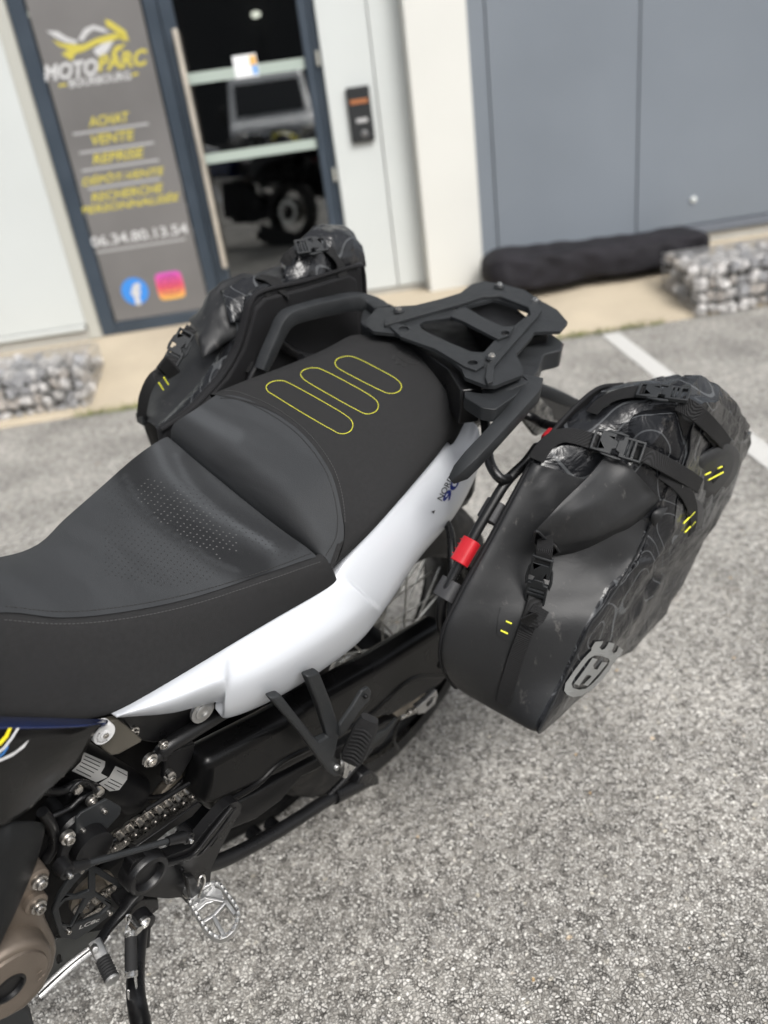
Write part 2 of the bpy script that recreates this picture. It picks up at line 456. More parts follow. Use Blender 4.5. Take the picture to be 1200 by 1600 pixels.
def decal(name, px, holes, bvh, m, parent, off=.0012, cuts=2):
    loops = [list(px)] + [list(h) for h in holes]
    tr = tessellate_polygon([[Vector((p[0], p[1], 0)) for p in l] for l in loops]); flat = [p for l in loops for p in l]
    bm = bmesh.new(); vs = [bm.verts.new((p[0], p[1], 0)) for p in flat]
    for t in tr:
        try: bm.faces.new([vs[i] for i in t])
        except ValueError: pass
    for _ in range(cuts): bmesh.ops.subdivide_edges(bm, edges=bm.edges[:], cuts=1, use_grid_fill=True)
    bmesh.ops.remove_doubles(bm, verts=bm.verts[:], dist=.02); bm.verts.ensure_lookup_table(); V = []; ok = []
    for v in bm.verts:
        p, n = B.hit(bvh, v.co.x, v.co.y, off); V.append(p if p is not None else Vector((0, 0, 0))); ok.append(p is not None)
    bm.verts.index_update(); Fc = [tuple(v.index for v in f.verts) for f in bm.faces if all(ok[v.index] for v in f.verts)]
    bm.free(); us = sorted({i for f in Fc for i in f}); mp = {k: n for n, k in enumerate(us)}
    return obj(name, [V[k] for k in us], [tuple(mp[i] for i in f) for f in Fc], m, parent, smooth=True, auto=False)
def textmesh(s, size=1, shear=0, bold=0, spacing=1):
    cu = bpy.data.curves.new('t', 'FONT'); cu.body = s; cu.size = size; cu.shear = shear; cu.offset = bold; cu.space_character = spacing
    cu.resolution_u = 3; cu.align_x = 'CENTER'; cu.align_y = 'CENTER'
    o = bpy.data.objects.new('t', cu); COL.objects.link(o); dg = bpy.context.evaluated_depsgraph_get()
    me = bpy.data.meshes.new_from_object(o.evaluated_get(dg)); V = [v.co.copy() for v in me.vertices]; Fc = [tuple(p.vertices) for p in me.polygons]
    bpy.data.objects.remove(o); bpy.data.curves.remove(cu); bpy.data.meshes.remove(me)
    xs = [v.x for v in V]; ys = [v.y for v in V]; cx = (min(xs) + max(xs)) / 2; cy = (min(ys) + max(ys)) / 2; wd = max(xs) - min(xs); h = max(ys) - min(ys)
    return [((v.x - cx) / wd, (v.y - cy) / h) for v in V], Fc, wd, h


# ------------------------------------------------------------------ ground
def asphalt():
    m = bpy.data.materials.new('worn pebbly asphalt'); m.use_nodes = True; N, L, p = nodes(m); tc = N.new('ShaderNodeTexCoord')
    def vor(s, f='F1'):
        v = N.new('ShaderNodeTexVoronoi'); v.inputs['Scale'].default_value = s; v.feature = f; L.new(tc.outputs['Object'], v.inputs['Vector']); return v
    ds = N.new('ShaderNodeTexNoise'); ds.inputs['Scale'].default_value = 60; L.new(tc.outputs['Object'], ds.inputs['Vector'])
    mxv = N.new('ShaderNodeVectorMath'); mxv.operation = 'MULTIPLY_ADD'; mxv.inputs[1].default_value = (.012, .012, .012)
    L.new(ds.outputs['Color'], mxv.inputs[0]); L.new(tc.outputs['Object'], mxv.inputs[2])
    v1 = vor(165); v2 = vor(300); ve = vor(165, 'DISTANCE_TO_EDGE')
    for q in (v1, v2, ve): L.new(mxv.outputs[0], q.inputs['Vector'])
    sp = N.new('ShaderNodeSeparateColor'); L.new(v1.outputs['Color'], sp.inputs[0])
    cr_ = N.new('ShaderNodeValToRGB'); L.new(sp.outputs[0], cr_.inputs[0]); e = cr_.color_ramp.elements
    e[0].position = 0; e[0].color = (.15, .14, .125, 1); e[1].position = 1; e[1].color = (.68, .66, .61, 1)
    for pos, c in ((.15, (.25, .237, .215)), (.4, (.385, .369, .340)), (.65, (.46, .443, .41)), (.88, (.55, .533, .50))):
        q = e.new(pos); q.color = (*c, 1)
    # dark gaps between stones
    r = N.new('ShaderNodeMapRange'); r.inputs[1].default_value = .015; r.inputs[2].default_value = .16; r.inputs[3].default_value = 0.0; r.inputs[4].default_value = 1
    L.new(ve.outputs['Distance'], r.inputs[0]); ng = N.new('ShaderNodeTexNoise'); ng.inputs['Scale'].default_value = 38; ng.inputs['Detail'].default_value = 4; L.new(tc.outputs['Object'], ng.inputs['Vector']); rg_ = N.new('ShaderNodeMapRange'); rg_.inputs[1].default_value = .42; rg_.inputs[2].default_value = .56; L.new(ng.outputs[0], rg_.inputs[0]); gm = N.new('ShaderNodeMix'); gm.data_type = 'RGBA'; L.new(rg_.outputs[0], gm.inputs[0]); gm.inputs[6].default_value = (.055, .050, .043, 1); gm.inputs[7].default_value = (.37, .35, .315, 1)
    mx = N.new('ShaderNodeMix'); mx.data_type = 'RGBA'; L.new(r.outputs[0], mx.inputs[0]); L.new(gm.outputs[2], mx.inputs[6]); L.new(cr_.outputs[0], mx.inputs[7])
    vb = vor(62); L.new(mxv.outputs[0], vb.inputs['Vector']); sb_ = N.new('ShaderNodeSeparateColor'); L.new(vb.outputs['Color'], sb_.inputs[0])
    c1 = N.new('ShaderNodeMath'); c1.operation = 'GREATER_THAN'; c1.inputs[1].default_value = .80; L.new(sb_.outputs[0], c1.inputs[0])
    c2 = N.new('ShaderNodeMapRange'); c2.inputs[1].default_value = .30; c2.inputs[2].default_value = .24; L.new(vb.outputs['Distance'], c2.inputs[0])
    c3 = N.new('ShaderNodeMath'); c3.operation = 'MULTIPLY'; L.new(c1.outputs[0], c3.inputs[0]); L.new(c2.outputs[0], c3.inputs[1])
    rs = N.new('ShaderNodeValToRGB'); L.new(sb_.outputs[1], rs.inputs[0]); es = rs.color_ramp.elements; es[0].color = (.30, .29, .28, 1); es[1].color = (.55, .36, .16, 1); es[1].position = .99
    for pos, cc in ((.3, (.66, .64, .60)), (.7, (.50, .46, .38)), (.96, (.70, .69, .66))): z_ = es.new(pos); z_.color = (*cc, 1)
    mb = N.new('ShaderNodeMix'); mb.data_type = 'RGBA'; L.new(c3.outputs[0], mb.inputs[0]); L.new(mx.outputs[2], mb.inputs[6]); L.new(rs.outputs[0], mb.inputs[7]); mx = mb
    # some cells are sand filled, larger-scale wear
    n = N.new('ShaderNodeTexNoise'); n.inputs['Scale'].default_value = 2.2; n.inputs['Detail'].default_value = 9; n.inputs['Roughness'].default_value = .62; L.new(tc.outputs['Object'], n.inputs['Vector'])
    rn = N.new('ShaderNodeMapRange'); rn.inputs[1].default_value = .35; rn.inputs[2].default_value = .65; rn.inputs[3].default_value = .80; rn.inputs[4].default_value = 1.34; L.new(n.outputs[0], rn.inputs[0])
    sc = N.new('ShaderNodeVectorMath'); sc.operation = 'SCALE'; L.new(mx.outputs[2], sc.inputs[0]); L.new(rn.outputs[0], sc.inputs['Scale'])
    # rusty patches
    n3 = N.new('ShaderNodeTexNoise'); n3.inputs['Scale'].default_value = 1.7; n3.inputs['Detail'].default_value = 5; L.new(tc.outputs['Object'], n3.inputs['Vector'])
    r3 = N.new('ShaderNodeMapRange'); r3.inputs[1].default_value = .66; r3.inputs[2].default_value = .76; r3.inputs[4].default_value = .45; L.new(n3.outputs[0], r3.inputs[0])
    m3 = N.new('ShaderNodeMix'); m3.data_type = 'RGBA'; L.new(r3.outputs[0], m3.inputs[0]); L.new(sc.outputs[0], m3.inputs[6]); m3.inputs[7].default_value = (.20, .12, .06, 1)
    # lighter, dustier away from the bike
    L.new(m3.outputs[2], p.inputs['Base Color']); p.inputs['Roughness'].default_value = .82
    b = N.new('ShaderNodeBump'); b.inputs['Strength'].default_value = .9; b.inputs['Distance'].default_value = .004
    ad = N.new('ShaderNodeMath'); ad.operation = 'MULTIPLY_ADD'; ad.inputs[1].default_value = .6; L.new(sp.outputs[1], ad.inputs[0]); L.new(r.outputs[0], ad.inputs[2])
    L.new(ad.outputs[0], b.inputs['Height']); L.new(b.outputs[0], p.inputs['Normal'])
    return m
M_asph = asphalt()
g = obj('parking_ground', [(-120, -120, 0), (120, -120, 0), (120, 120, 0), (-120, 120, 0)], [(0, 1, 2, 3)], M_asph, smooth=False); g['kind'] = 'structure'
M_line = mat('worn road paint', (.50, .495, .475), .7, bump=(150, .5), wear=(60, .58, .7, (.3, .29, .27)))
M_conc = mat('beige washed concrete', (.42, .36, .27), .9, bump=(180, .7), var=(3, .10), wear=(160, .55, .66, (.33, .28, .21)))
M_plinth = mat('grey plinth', (.36, .35, .32), .85, bump=(120, .4), var=(6, .1))
def fx(u, v, z): return FM @ Vector((u, v, z))
VA = 4.34    # kerb line of the apron
us = np.linspace(-14, 16, 61)
V = []; Fc = []
for i, u in enumerate(us):
    j = .012 * noise.noise(Vector((u * 2.3, 0, 0)))
    V += [fx(u, VA + j, -.02), fx(u, VA + .01 + j, .018), fx(u, VA + .05, .03), fx(u, V0 - .25, .165), fx(u, V0 + .2, .165)]
for i in range(60):
    for k in range(4): a = i * 5 + k; Fc.append((a, a + 5, a + 6, a + 1))
o = obj('concrete_apron', V, Fc, M_conc); o['kind'] = 'structure'
# parking lines
def wline(name, pts, z=.004):
    V = [WF(px, py, z=z) for px, py in pts]; return V
a1 = WF(941, 527, z=.004); a2 = WF(973, 521, z=.004); b1 = WF(1200, 738, z=.004); b2 = WF(1200, 690, z=.004)
d = ((b1 + b2) / 2 - (a1 + a2) / 2).normalized(); c0 = (a1 + a2) / 2; sdv = Vector((d.y, -d.x, 0)) * .050
st = c0 - d * .04; en = c0 + d * 5.0; N_ = 40; V = []; Fc = []
for i in range(N_ + 1):
    p = st.lerp(en, i / N_); k = .004 * noise.noise(Vector((i * .9, 1, 0))); V += [p - sdv * (1 + k * 8), p + sdv * (1 + k * 8)]
    if i: q = 2 * i; Fc.append((q - 2, q - 1, q + 1, q))
o = obj('parking_line', V, Fc, M_line, smooth=False); o['kind'] = 'structure'
for k_ in (2.6, 5.2):
    o2 = o.copy(); COL.objects.link(o2); o2.location = fx(k_, 0, 0); o2.location.z = 0
# ------------------------------------------------------------------ building
M_wpan = mat('white cladding', (.53, .555, .545), .42, bump=(60, .05), var=(1.5, .02))
M_pillar = mat('cream white render', (.60, .60, .565), .6, bump=(200, .2), var=(2, .02))
M_gpan = mat('grey coated panel', (.168, .190, .217), .40, bump=(40, .04), var=(.8, .06))
M_gseam = mat('panel joint', (.12, .135, .16), .5)
M_anth = mat('anthracite aluminium', (.036, .05, .068), .4, bump=(300, .05), var=(4, .1))
M_jamb = mat('beige grey jamb', (.42, .42, .38), .5)
M_hand = mat('brushed steel bar', (.55, .50, .43), .42, metal=.6, var=(12, .15))
M_frost = mat('frosted glass band', (.36, .42, .38), .4)
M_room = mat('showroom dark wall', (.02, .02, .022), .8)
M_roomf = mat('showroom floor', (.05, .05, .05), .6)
M_vinyl = mat('grey vinyl film', (.155, .15, .147), .5, spec=.3, bump=(3, .05), var=(1.2, .18))
M_lamp = mat('ceiling spot', (.9, .9, .8), .5, emit=((1, .95, .8), 2.5))
def glassmat():
    m = bpy.data.materials.new('door glass'); m.use_nodes = True; N = m.node_tree.nodes; L = m.node_tree.links
    N.remove(N['Principled BSDF']); out = N['Material Output']
    t = N.new('ShaderNodeBsdfTransparent'); t.inputs[0].default_value = (.55, .58, .58, 1)
    g = N.new('ShaderNodeBsdfGlossy'); g.inputs['Roughness'].default_value = .01; g.inputs[0].default_value = (1, 1, 1, 1)
    f = N.new('ShaderNodeFresnel'); f.inputs[0].default_value = 2.3
    x = N.new('ShaderNodeMixShader'); L.new(f.outputs[0], x.inputs[0]); L.new(t.outputs[0], x.inputs[1]); L.new(g.outputs[0], x.inputs[2]); L.new(x.outputs[0], out.inputs[0])
    return m
M_glass = glassmat()
ZB, ZT = .165, 4.2
bld = thing('showroom_building', FA, (0, V0, 0), 'white and grey clad commercial building with a dark framed glass entrance', 'building')
def fu(px, py, dv=0.): p = FA(px, py, y=V0 + dv); return p.x, p.z
def fbox(name, u0, u1, v0, v1, z0, z1, m, parent, bevel=.004):
    return box(name, ((u0 + u1) / 2, (v0 + v1) / 2, (z0 + z1) / 2), (u1 - u0, v1 - v0, z1 - z0), m, parent, bevel=bevel)
uDL = fu(78, 240, .04)[0]; uDR = fu(517, 200, .04)[0]
uPL = fu(650, 230, -.12)[0]; uPR = fu(742, 230, -.12)[0]
uJ = fu(60, 240, 0)[0]
zB = fu(170, 520, .04)[1]
print('door u', uDL, uDR, 'pillar', uPL, uPR, 'jamb', uJ, 'zbase', zB)
ZT = 4.5
# left cladding, three panels
x = uJ - .02
for k in range(4):
    fbox('wall_panel', x - 1.15 + .006, x, V0, V0 + .08, .27, ZT, M_wpan, bld); x -= 1.15
fbox('base_flashing', uJ - 4.7, uJ - .03, V0 - .012, V0 - .002, .235, .268, M_wpan, bld)
fbox('plinth', uJ - 5, uDL, V0 + .01, V0 + .2, 0, .232, M_plinth, bld)
fbox('door_jamb', uJ - .02, uDL - .002, V0 + .0, V0 + .2, .17, ZT, M_jamb, bld)
# right of the door
fbox('wall_panel', uDR + .002, uDR + .30, V0 + .0, V0 + .08, .205, ZT, M_wpan, bld)
fbox('wall_panel', uDR + .306, uPL - .001, V0 + .0, V0 + .08, .205, ZT, M_wpan, bld)
fbox('plinth', uDR, uPL, V0 + .012, V0 + .2, 0, .202, M_plinth, bld)
fbox('corner_pillar', uPL, uPR, V0 - .14, V0 + .2, .10, ZT, M_pillar, bld, .006)
# grey panels (sectional wall)
s0 = fu(768, 205, .05)[0]; s1 = fu(997, 200, .05)[0]; wP = s1 - s0
edges = [uPR + .002, s0, s1, s1 + wP, s1 + 2 * wP, s1 + 3 * wP]
for a, b_ in zip(edges[:-1], edges[1:]):
    fbox('grey_panel', a + .004, b_ - .004, V0 + .05, V0 + .11, .30, ZT, M_gpan, bld, .003)
fbox('panel_backing', uPR, edges[-1], V0 + .10, V0 + .2, .2, ZT, M_gseam, bld)
fbox('sill_flashing', uPR + .003, edges[-1], V0 + .03, V0 + .09, .235, .292, M_gseam, bld)
fbox('plinth', uPR + .003, edges[-1], V0 + .055, V0 + .2, 0, .232, M_plinth, bld)
q = fu(1084, 312, .04); lathe('wall_stud', (q[0], V0 + .052, q[1]), (0, -1, 0), [(0, .022), (.012, .022), (.016, .015), (.017, .0001)], M_wpan, bld)
# roof and body
fbox('roof_edge', uJ - 4.8, edges[-1] + .1, V0 - .35, V0 + 9, ZT, ZT + .3, M_anth, bld)
fbox('side_wall', edges[-1], edges[-1] + .2, V0 + .05, V0 + 9, 0, ZT, M_gpan, bld)
fbox('side_wall', uJ - 4.8, uJ - 4.6, V0 + .1, V0 + 9, 0, ZT, M_wpan, bld)
# showroom shell (dark inside)
r0, r1 = uDL - 1.5, uDR + 1.5
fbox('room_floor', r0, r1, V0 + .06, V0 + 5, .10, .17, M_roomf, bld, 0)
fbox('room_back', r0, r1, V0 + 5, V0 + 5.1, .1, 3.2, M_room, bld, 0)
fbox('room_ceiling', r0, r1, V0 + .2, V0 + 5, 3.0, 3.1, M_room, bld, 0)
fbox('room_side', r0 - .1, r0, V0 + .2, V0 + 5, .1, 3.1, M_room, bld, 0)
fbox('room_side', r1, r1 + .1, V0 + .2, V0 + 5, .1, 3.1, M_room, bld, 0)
for (px, py) in ((400, 24), (52, 24)):
    p = FA(px, py, z=2.985) if False else None
    d = ray(px, py); dl = FA.I.to_3x3() @ Vector(d); tt = (2.98 - FA.c.z) / dl.z if dl.z > 0 else 1e9
    p = FA.c + dl * min(tt, (V0 + 4.9 - FA.c.y) / dl.y)
    lathe('ceiling_spot', p, (0, -.4, -1), [(-.02, .05), (0, .05), (.001, .0001)], M_lamp, bld)
# entrance: frame, fixed side light, door leaf
DV = .04
def quadbar(name, uA, uB, z0, z1, m, parent, v=DV, th=.05, bev=.004): return fbox(name, uA, uB, V0 + v, V0 + v + th, z0, z1, m, parent, bev)
uG0 = fu(103, 240, DV)[0]; uG1 = fu(266, 200, DV)[0]      # fixed pane
uH0 = fu(268, 200, DV)[0] - .0; uH1 = fu(492, 200, DV)[0]
uD0 = fu(318, 240, DV)[0]
fr = quadbar('door_frame', uDL, uG0, ZB, ZT, M_anth, bld)
quadbar('sill', uG0 + .001, uG1 - .001, ZB, zB + .055, M_anth, fr)
uM = (uG1 + uD0) / 2
quadbar('mullion', uG1, uM - .003, ZB, ZT, M_anth, fr)
door = quadbar('door_leaf', uM + .003, uD0, ZB, ZT, M_anth, bld, v=DV - .008, th=.06)
quadbar('door_rail', uD0 + .001, uH1 - .001, ZB, zB + .10, M_anth, door, v=DV - .008, th=.06)
quadbar('door_stile', uH1, uDR - .045, ZB, ZT, M_anth, door, v=DV - .008, th=.06)
quadbar('door_frame', uDR - .042, uDR, ZB, ZT, M_anth, bld)
pane = fbox('pane', uG0, uG1, V0 + DV + .02, V0 + DV + .028, zB, ZT, M_glass, bld, 0)
pane2 = fbox('glass', uD0, uH1, V0 + DV + .02, V0 + DV + .028, zB, ZT, M_glass, door, 0)
z1_ = fu(412, 236, DV)[1]; z2_ = fu(392, 110, DV)[1]
fbox('frosted_band', uD0 + .001, uH1 - .001, V0 + DV + .016, V0 + DV + .019, z1_ - .028, z1_ + .028, M_frost, door, 0)
fbox('frosted_band', uD0 + .001, uH1 - .001, V0 + DV + .016, V0 + DV + .019, z2_ - .03, z2_ + .03, M_frost, door, 0)
# pull bar
ht = FA(272, 45, y=V0 - .03); hb = FA(352, 418, y=V0 - .03)
hu = (ht.x + hb.x) / 2
hd = tube('pull_bar', [(hu, V0 - .03, hb.z), (hu, V0 - .03, ht.z)], .017, M_hand, door, n=16)
for zz in (hb.z + .03, ht.z - .03, (ht.z + hb.z) / 2 - .35):
    tube('standoff', [(hu - .0, V0 - .028, zz), (hu - .0, V0 + DV - .008, zz)], .012, M_hand, hd, n=10)
for zz in (.95, 1.6, 2.3):
    tube('hinge', [(uDR - .02, V0 + .03, zz - .04), (uDR - .02, V0 + .03, zz + .04)], .010, M_jamb, door, n=10)
# notice on the door
st_ = mat('paper white', (.75, .77, .78), .5)
q0 = fu(362, 88, DV); q1 = fu(405, 118, DV)
ns = fbox('door_notice', q0[0], q1[0], V0 + DV + .012, V0 + DV + .015, q1[1], q0[1], st_, door, 0)
fbox('notice_mark', q0[0] + .10, q1[0] - .004, V0 + DV + .010, V0 + DV + .0118, q0[1] - .06, q0[1] - .01, mat('orange print', (.75, .42, .12), .5), door, 0)
fbox('notice_mark', q0[0] + .11, q1[0] - .004, V0 + DV + .010, V0 + DV + .0118, q1[1] + .01, q1[1] + .06, mat('sky blue print', (.12, .32, .7), .5), door, 0)

# ---- shop sign: vinyl film on the fixed pane
sv = V0 + DV + .014
sign = thing('shop_sign', FA, ((uG0 + uG1) / 2, sv, zB + .06), 'grey vinyl shop sign with yellow and white lettering on the window beside the door', 'sign')
fbox('vinyl_panel', uG0 + .012, uG1 - .012, sv, sv + .002, zB + .062, 3.2, M_vinyl, sign, 0)
M_sy = mat('sign yellow', (.50, .43, .07), .5); M_sw = mat('sign white', (.52, .52, .52), .5); M_sg = mat('sign pale grey', (.36, .36, .36), .5)
M_sglass = mat('sign grey', (.5, .5, .5), .5)
def fz(px, py): p = FA(px, py, y=sv); return Vector((p.x, p.z))
def sgn_text(name, s, pxl, pxr, h, m, shear=.25, bold=.02, flatten=True):
    a = fz(*pxl); b = fz(*pxr); wd = b.x - a.x; cx = (a.x + b.x) / 2; cz = (a.y + b.y) / 2
    P, Fc, _, _ = textmesh(s, 1, shear, bold)
    return obj(name, [(cx + u * wd, sv - .0015, cz + v * h) for u, v in P], Fc, m, sign, smooth=False)
def pz(px): return (fz(px[0], px[1]))
def sgn_poly(name, px, m, dv=.0015, k=0):
    P = [fz(a, b) for a, b in px]; 
    return obj(name, [(p.x, sv - dv, p.y) for p in P], [tuple(range(len(P)))], m, sign, smooth=False)
sgn_text('lettering', 'MOTO', (67, 118), (153, 101), .085, M_sw, .35, .035)
sgn_text('lettering', 'PARC', (151, 101), (232, 87), .085, M_sy, .35, .035)
sgn_text('lettering', 'BOURBOURG', (108, 132), (204, 116), .045, M_sw, .1, .02)
sgn_poly('dash', [(92, 132), (104, 130), (104, 134), (92, 136)], M_sy); sgn_poly('dash', [(206, 115), (216, 113), (216, 117), (206, 119)], M_sy)
for s, l, r_, h in (('ACHAT', (137, 191), (203, 182), .055), ('VENTE', (144, 220), (211, 209), .055), ('REPRISE', (144, 250), (226, 237), .055),
                    ('DÉPÔT-VENTE', (127, 283), (257, 265), .055), ('RECHERCHE', (142, 310), (256, 292), .05), ('PERSONNALISÉE', (126, 328), (281, 306), .055)):
    sgn_text('lettering', s, l, r_, h, M_sy, .3, .02)
for a, b in (((114, 210), (232, 193)), ((124, 240), (240, 222)), ((128, 268), (248, 249)), ((138, 297), (250, 278))):
    p = fz(*a); q = fz(*b); z = (p.y + q.y) / 2; obj('rule_line', [(p.x, sv - .0012, z - .007), (q.x, sv - .0012, z - .007), (q.x, sv - .0012, z + .007), (p.x, sv - .0012, z + .007)], [(0, 1, 2, 3)], M_sg, sign, smooth=False)
sgn_text('lettering', '06.34.80.13.54', (142, 378), (293, 357), .065, M_sw, 0, .02)
p = fz(150, 394); q = fz(290, 374); z = (p.y + q.y) / 2
obj('rule_line', [(p.x, sv - .0012, z - .006), (q.x, sv - .0012, z - .006), (q.x, sv - .0012, z + .006), (p.x, sv - .0012, z + .006)], [(0, 1, 2, 3)], M_sg, sign, smooth=False)
# motorcycle emblem above the name: sweeping strokes
sgn_poly('emblem_stroke', [(72, 48), (90, 49), (104, 58), (122, 64), (118, 69), (102, 66), (86, 58)], M_sglass)
sgn_poly('emblem_stroke', [(122, 62), (132, 45), (146, 39), (162, 44), (172, 52), (160, 50), (146, 46), (136, 54), (130, 64)], M_sglass)
sgn_poly('emblem_stroke', [(82, 62), (98, 68), (130, 70), (150, 60), (178, 52), (196, 56), (176, 64), (150, 70), (132, 80), (118, 84), (112, 95), (96, 84), (108, 78), (92, 72)], M_sy)
sgn_poly('emblem_stroke', [(164, 30), (172, 32), (196, 48), (202, 64), (188, 62), (182, 50), (166, 40)], M_sy)
sgn_poly('emblem_stroke', [(146, 78), (160, 68), (178, 63), (170, 78), (158, 90), (150, 86)], M_sw)
sgn_poly('emblem_stroke', [(180, 72), (198, 68), (188, 78), (172, 87)], M_sy)
# social icons
def disc2(name, cx, cz, r, m, dv, n=28, sq=1.0):
    pts = []
    for k in range(n):
        t = 2 * math.pi * k / n; c, s = math.cos(t), math.sin(t); e = sq
        pts.append((cx + r * math.copysign(abs(c) ** e, c), sv - dv, cz + r * math.copysign(abs(s) ** e, s)))
    return obj(name, pts, [tuple(range(n))], m, sign, smooth=False)
c = fz(211, 455); ic = disc2('round_icon', c.x, c.y, .088, mat('icon blue', (.04, .22, .62), .5), .0015)
P, Fc, _, _ = textmesh('f', 1, 0, .05); obj('lettering', [(c.x + .008 + u * .07, sv - .0025, c.y - .02 + v * .14) for u, v in P], Fc, M_sw, ic, smooth=False)
c = fz(266, 446)
mi = bpy.data.materials.new('icon gradient'); mi.use_nodes = True; N, L, p_ = nodes(mi); tc = N.new('ShaderNodeTexCoord'); sx = N.new('ShaderNodeSeparateXYZ'); L.new(tc.outputs['Generated'], sx.inputs[0])
rp = N.new('ShaderNodeValToRGB'); L.new(sx.outputs[2], rp.inputs[0]); e = rp.color_ramp.elements; e[0].color = (.7, .42, .08, 1); e[1].color = (.5, .08, .4, 1); q = e.new(.45); q.color = (.66, .08, .12, 1); L.new(rp.outputs[0], p_.inputs['Base Color'])
ic = disc2('square_icon', c.x, c.y, .088, mi, .0015, sq=.35)
M_icd = mat('icon outline', (.10, .02, .06), .5)
for rr_, dv in ((.055, .0), (.025, .0)):
    P3 = [Vector((c.x + rr_ * math.copysign(abs(math.cos(t)) ** (.5 if rr_ > .04 else 1), math.cos(t)), sv - .003, c.y + rr_ * math.copysign(abs(math.sin(t)) ** (.5 if rr_ > .04 else 1), math.sin(t)))) for t in np.linspace(0, 2 * math.pi, 24, endpoint=False)]
    Vv, Ff = sweep(P3, [(-.003, -.0004), (.003, -.0004), (.003, .0004), (-.003, .0004)], up=(0, -1, 0), closed=True); obj('icon_ring', Vv, Ff, M_icd, ic, smooth=False)

# ---- intercom
q = fu(563, 178, -.02); ic = thing('intercom', FA, (q[0], V0 - .001, q[1] - .17), 'black door intercom with keypad on the white wall right of the door', 'intercom')
i0 = fu(545, 137, -.02); i1 = fu(580, 220, -.02); hh = (i0[1] - i1[1]) ; cu_ = q[0]; cz_ = (i0[1] + i1[1]) / 2
fbox('housing', cu_ - .072, cu_ + .072, V0 - .032, V0 - .002, cz_ - hh / 2, cz_ + hh / 2, M_plastic, ic, .008)
fbox('reader_window', cu_ - .055, cu_ + .055, V0 - .035, V0 - .033, cz_ + .06, cz_ + .085, mat('orange display', (.35, .13, .05), .4), ic, .001)
fbox('name_plate', cu_ - .03, cu_ + .04, V0 - .035, V0 - .033, cz_ - .045, cz_ - .02, mat('pale grey print', (.4, .4, .4), .4), ic, .001)
lathe('call_button', (cu_ + .01, V0 - .033, cz_ - .11), (0, -1, 0), [(0, .022), (.004, .022), (.006, .016), (.006, .0001)], mat('button grey', (.22, .22, .22), .3, metal=.7), ic)

# ---- black rolled tarpaulin bag along the wall
tb = thing('rolled_tarpaulin', FA, (0, V0, .165), 'long black rolled tarpaulin cover lying on the apron against the grey wall', 'tarpaulin')
M_tb = mat('black nylon', (.016, .015, .018), .8, spec=.2, bump=(25, .8, 5), var=(6, .3))
L0 = FA(756, 470, y=V0 - .28); L1 = FA(1098, 385, y=V0 - .12)
ua, ub = uPR - .06, L1.x - .10; V = []; Fc = []; nn = 90; mm = 28
for i in range(nn + 1):
    t = i / nn; u = ua + (ub - ua) * t; e = min(1, (1 - t) * 16, t * 16) ** .5 if 0 < t < 1 else .0
    vc = V0 - .40 + .10 * t
    for k in range(mm):
        a = 2 * math.pi * k / mm
        r_ = 1 + .16 * noise.noise(Vector((u * 2.6, math.cos(a) * 1.3, math.sin(a) * 1.3))) + .14 * noise.noise(Vector((u * 9, math.cos(a) * 2, math.sin(a) * 3 + 4)))
        hz = .108 + .014 * math.sin(u * 2); z = .163 + hz * (1 + math.copysign(abs(math.sin(a)) ** .45, math.sin(a)) * r_ * (.35 + .65 * e)) * 1.0
        V.append((u, vc + .22 * math.copysign(abs(math.cos(a)) ** .6, math.cos(a)) * r_ * (.4 + .6 * e), max(z, .152)))
for i in range(nn):
    for k in range(mm): j = (k + 1) % mm; Fc.append((i * mm + k, i * mm + j, (i + 1) * mm + j, (i + 1) * mm + k))
Fc.append(tuple(range(mm))[::-1]); Fc.append(tuple(nn * mm + k for k in range(mm)))
body = obj('cover_roll', V, Fc, M_tb, tb, auto=False)
for t in (.3, .72):
    u = ua + (ub - ua) * t; P3 = [Vector((u, V0 - .26 + .2 * math.cos(a), .163 + .128 * (1 + math.sin(a)))) for a in np.linspace(0, 2 * math.pi, 24, endpoint=False)]
    Vv, Ff = sweep(P3, [(-.02, -.002), (.02, -.002), (.02, .002), (-.02, .002)], up=(1, 0, 0), closed=True)

# ---- gabions
stone_mats = [mat('gabion stone %s' % n, c, .85, bump=(60, .6), var=(14, .25)) for n, c in (('pale', (.58, .56, .54)), ('warm', (.46, .42, .38)), ('grey', (.34, .34, .35)), ('white', (.70, .68, .66)))]
stone_meshes = []
for k in range(8):
    bm = bmesh.new(); bmesh.ops.create_icosphere(bm, subdivisions=1, radius=.5)
    sd_ = Vector((k * 7.1, 3, 1))
    for v in bm.verts:
        n_ = v.co.normalized(); f_ = 1 + .9 * noise.noise(n_ * 2.1 + sd_)
        v.co = Vector((n_.x * .5 * f_ * 1.15, n_.y * .5 * f_ * .95, n_.z * .5 * f_ * .85))
        for ax in range(3): v.co[ax] = max(-.40, min(.42, v.co[ax]))
    me = bpy.data.meshes.new('stone'); bm.to_mesh(me); bm.free(); me.polygons.foreach_set('use_smooth', [False] * len(me.polygons)); me.materials.append(stone_mats[k % 4]); stone_meshes.append(me)
M_wire = mat('galvanised wire', (.42, .42, .42), .45, metal=.7)
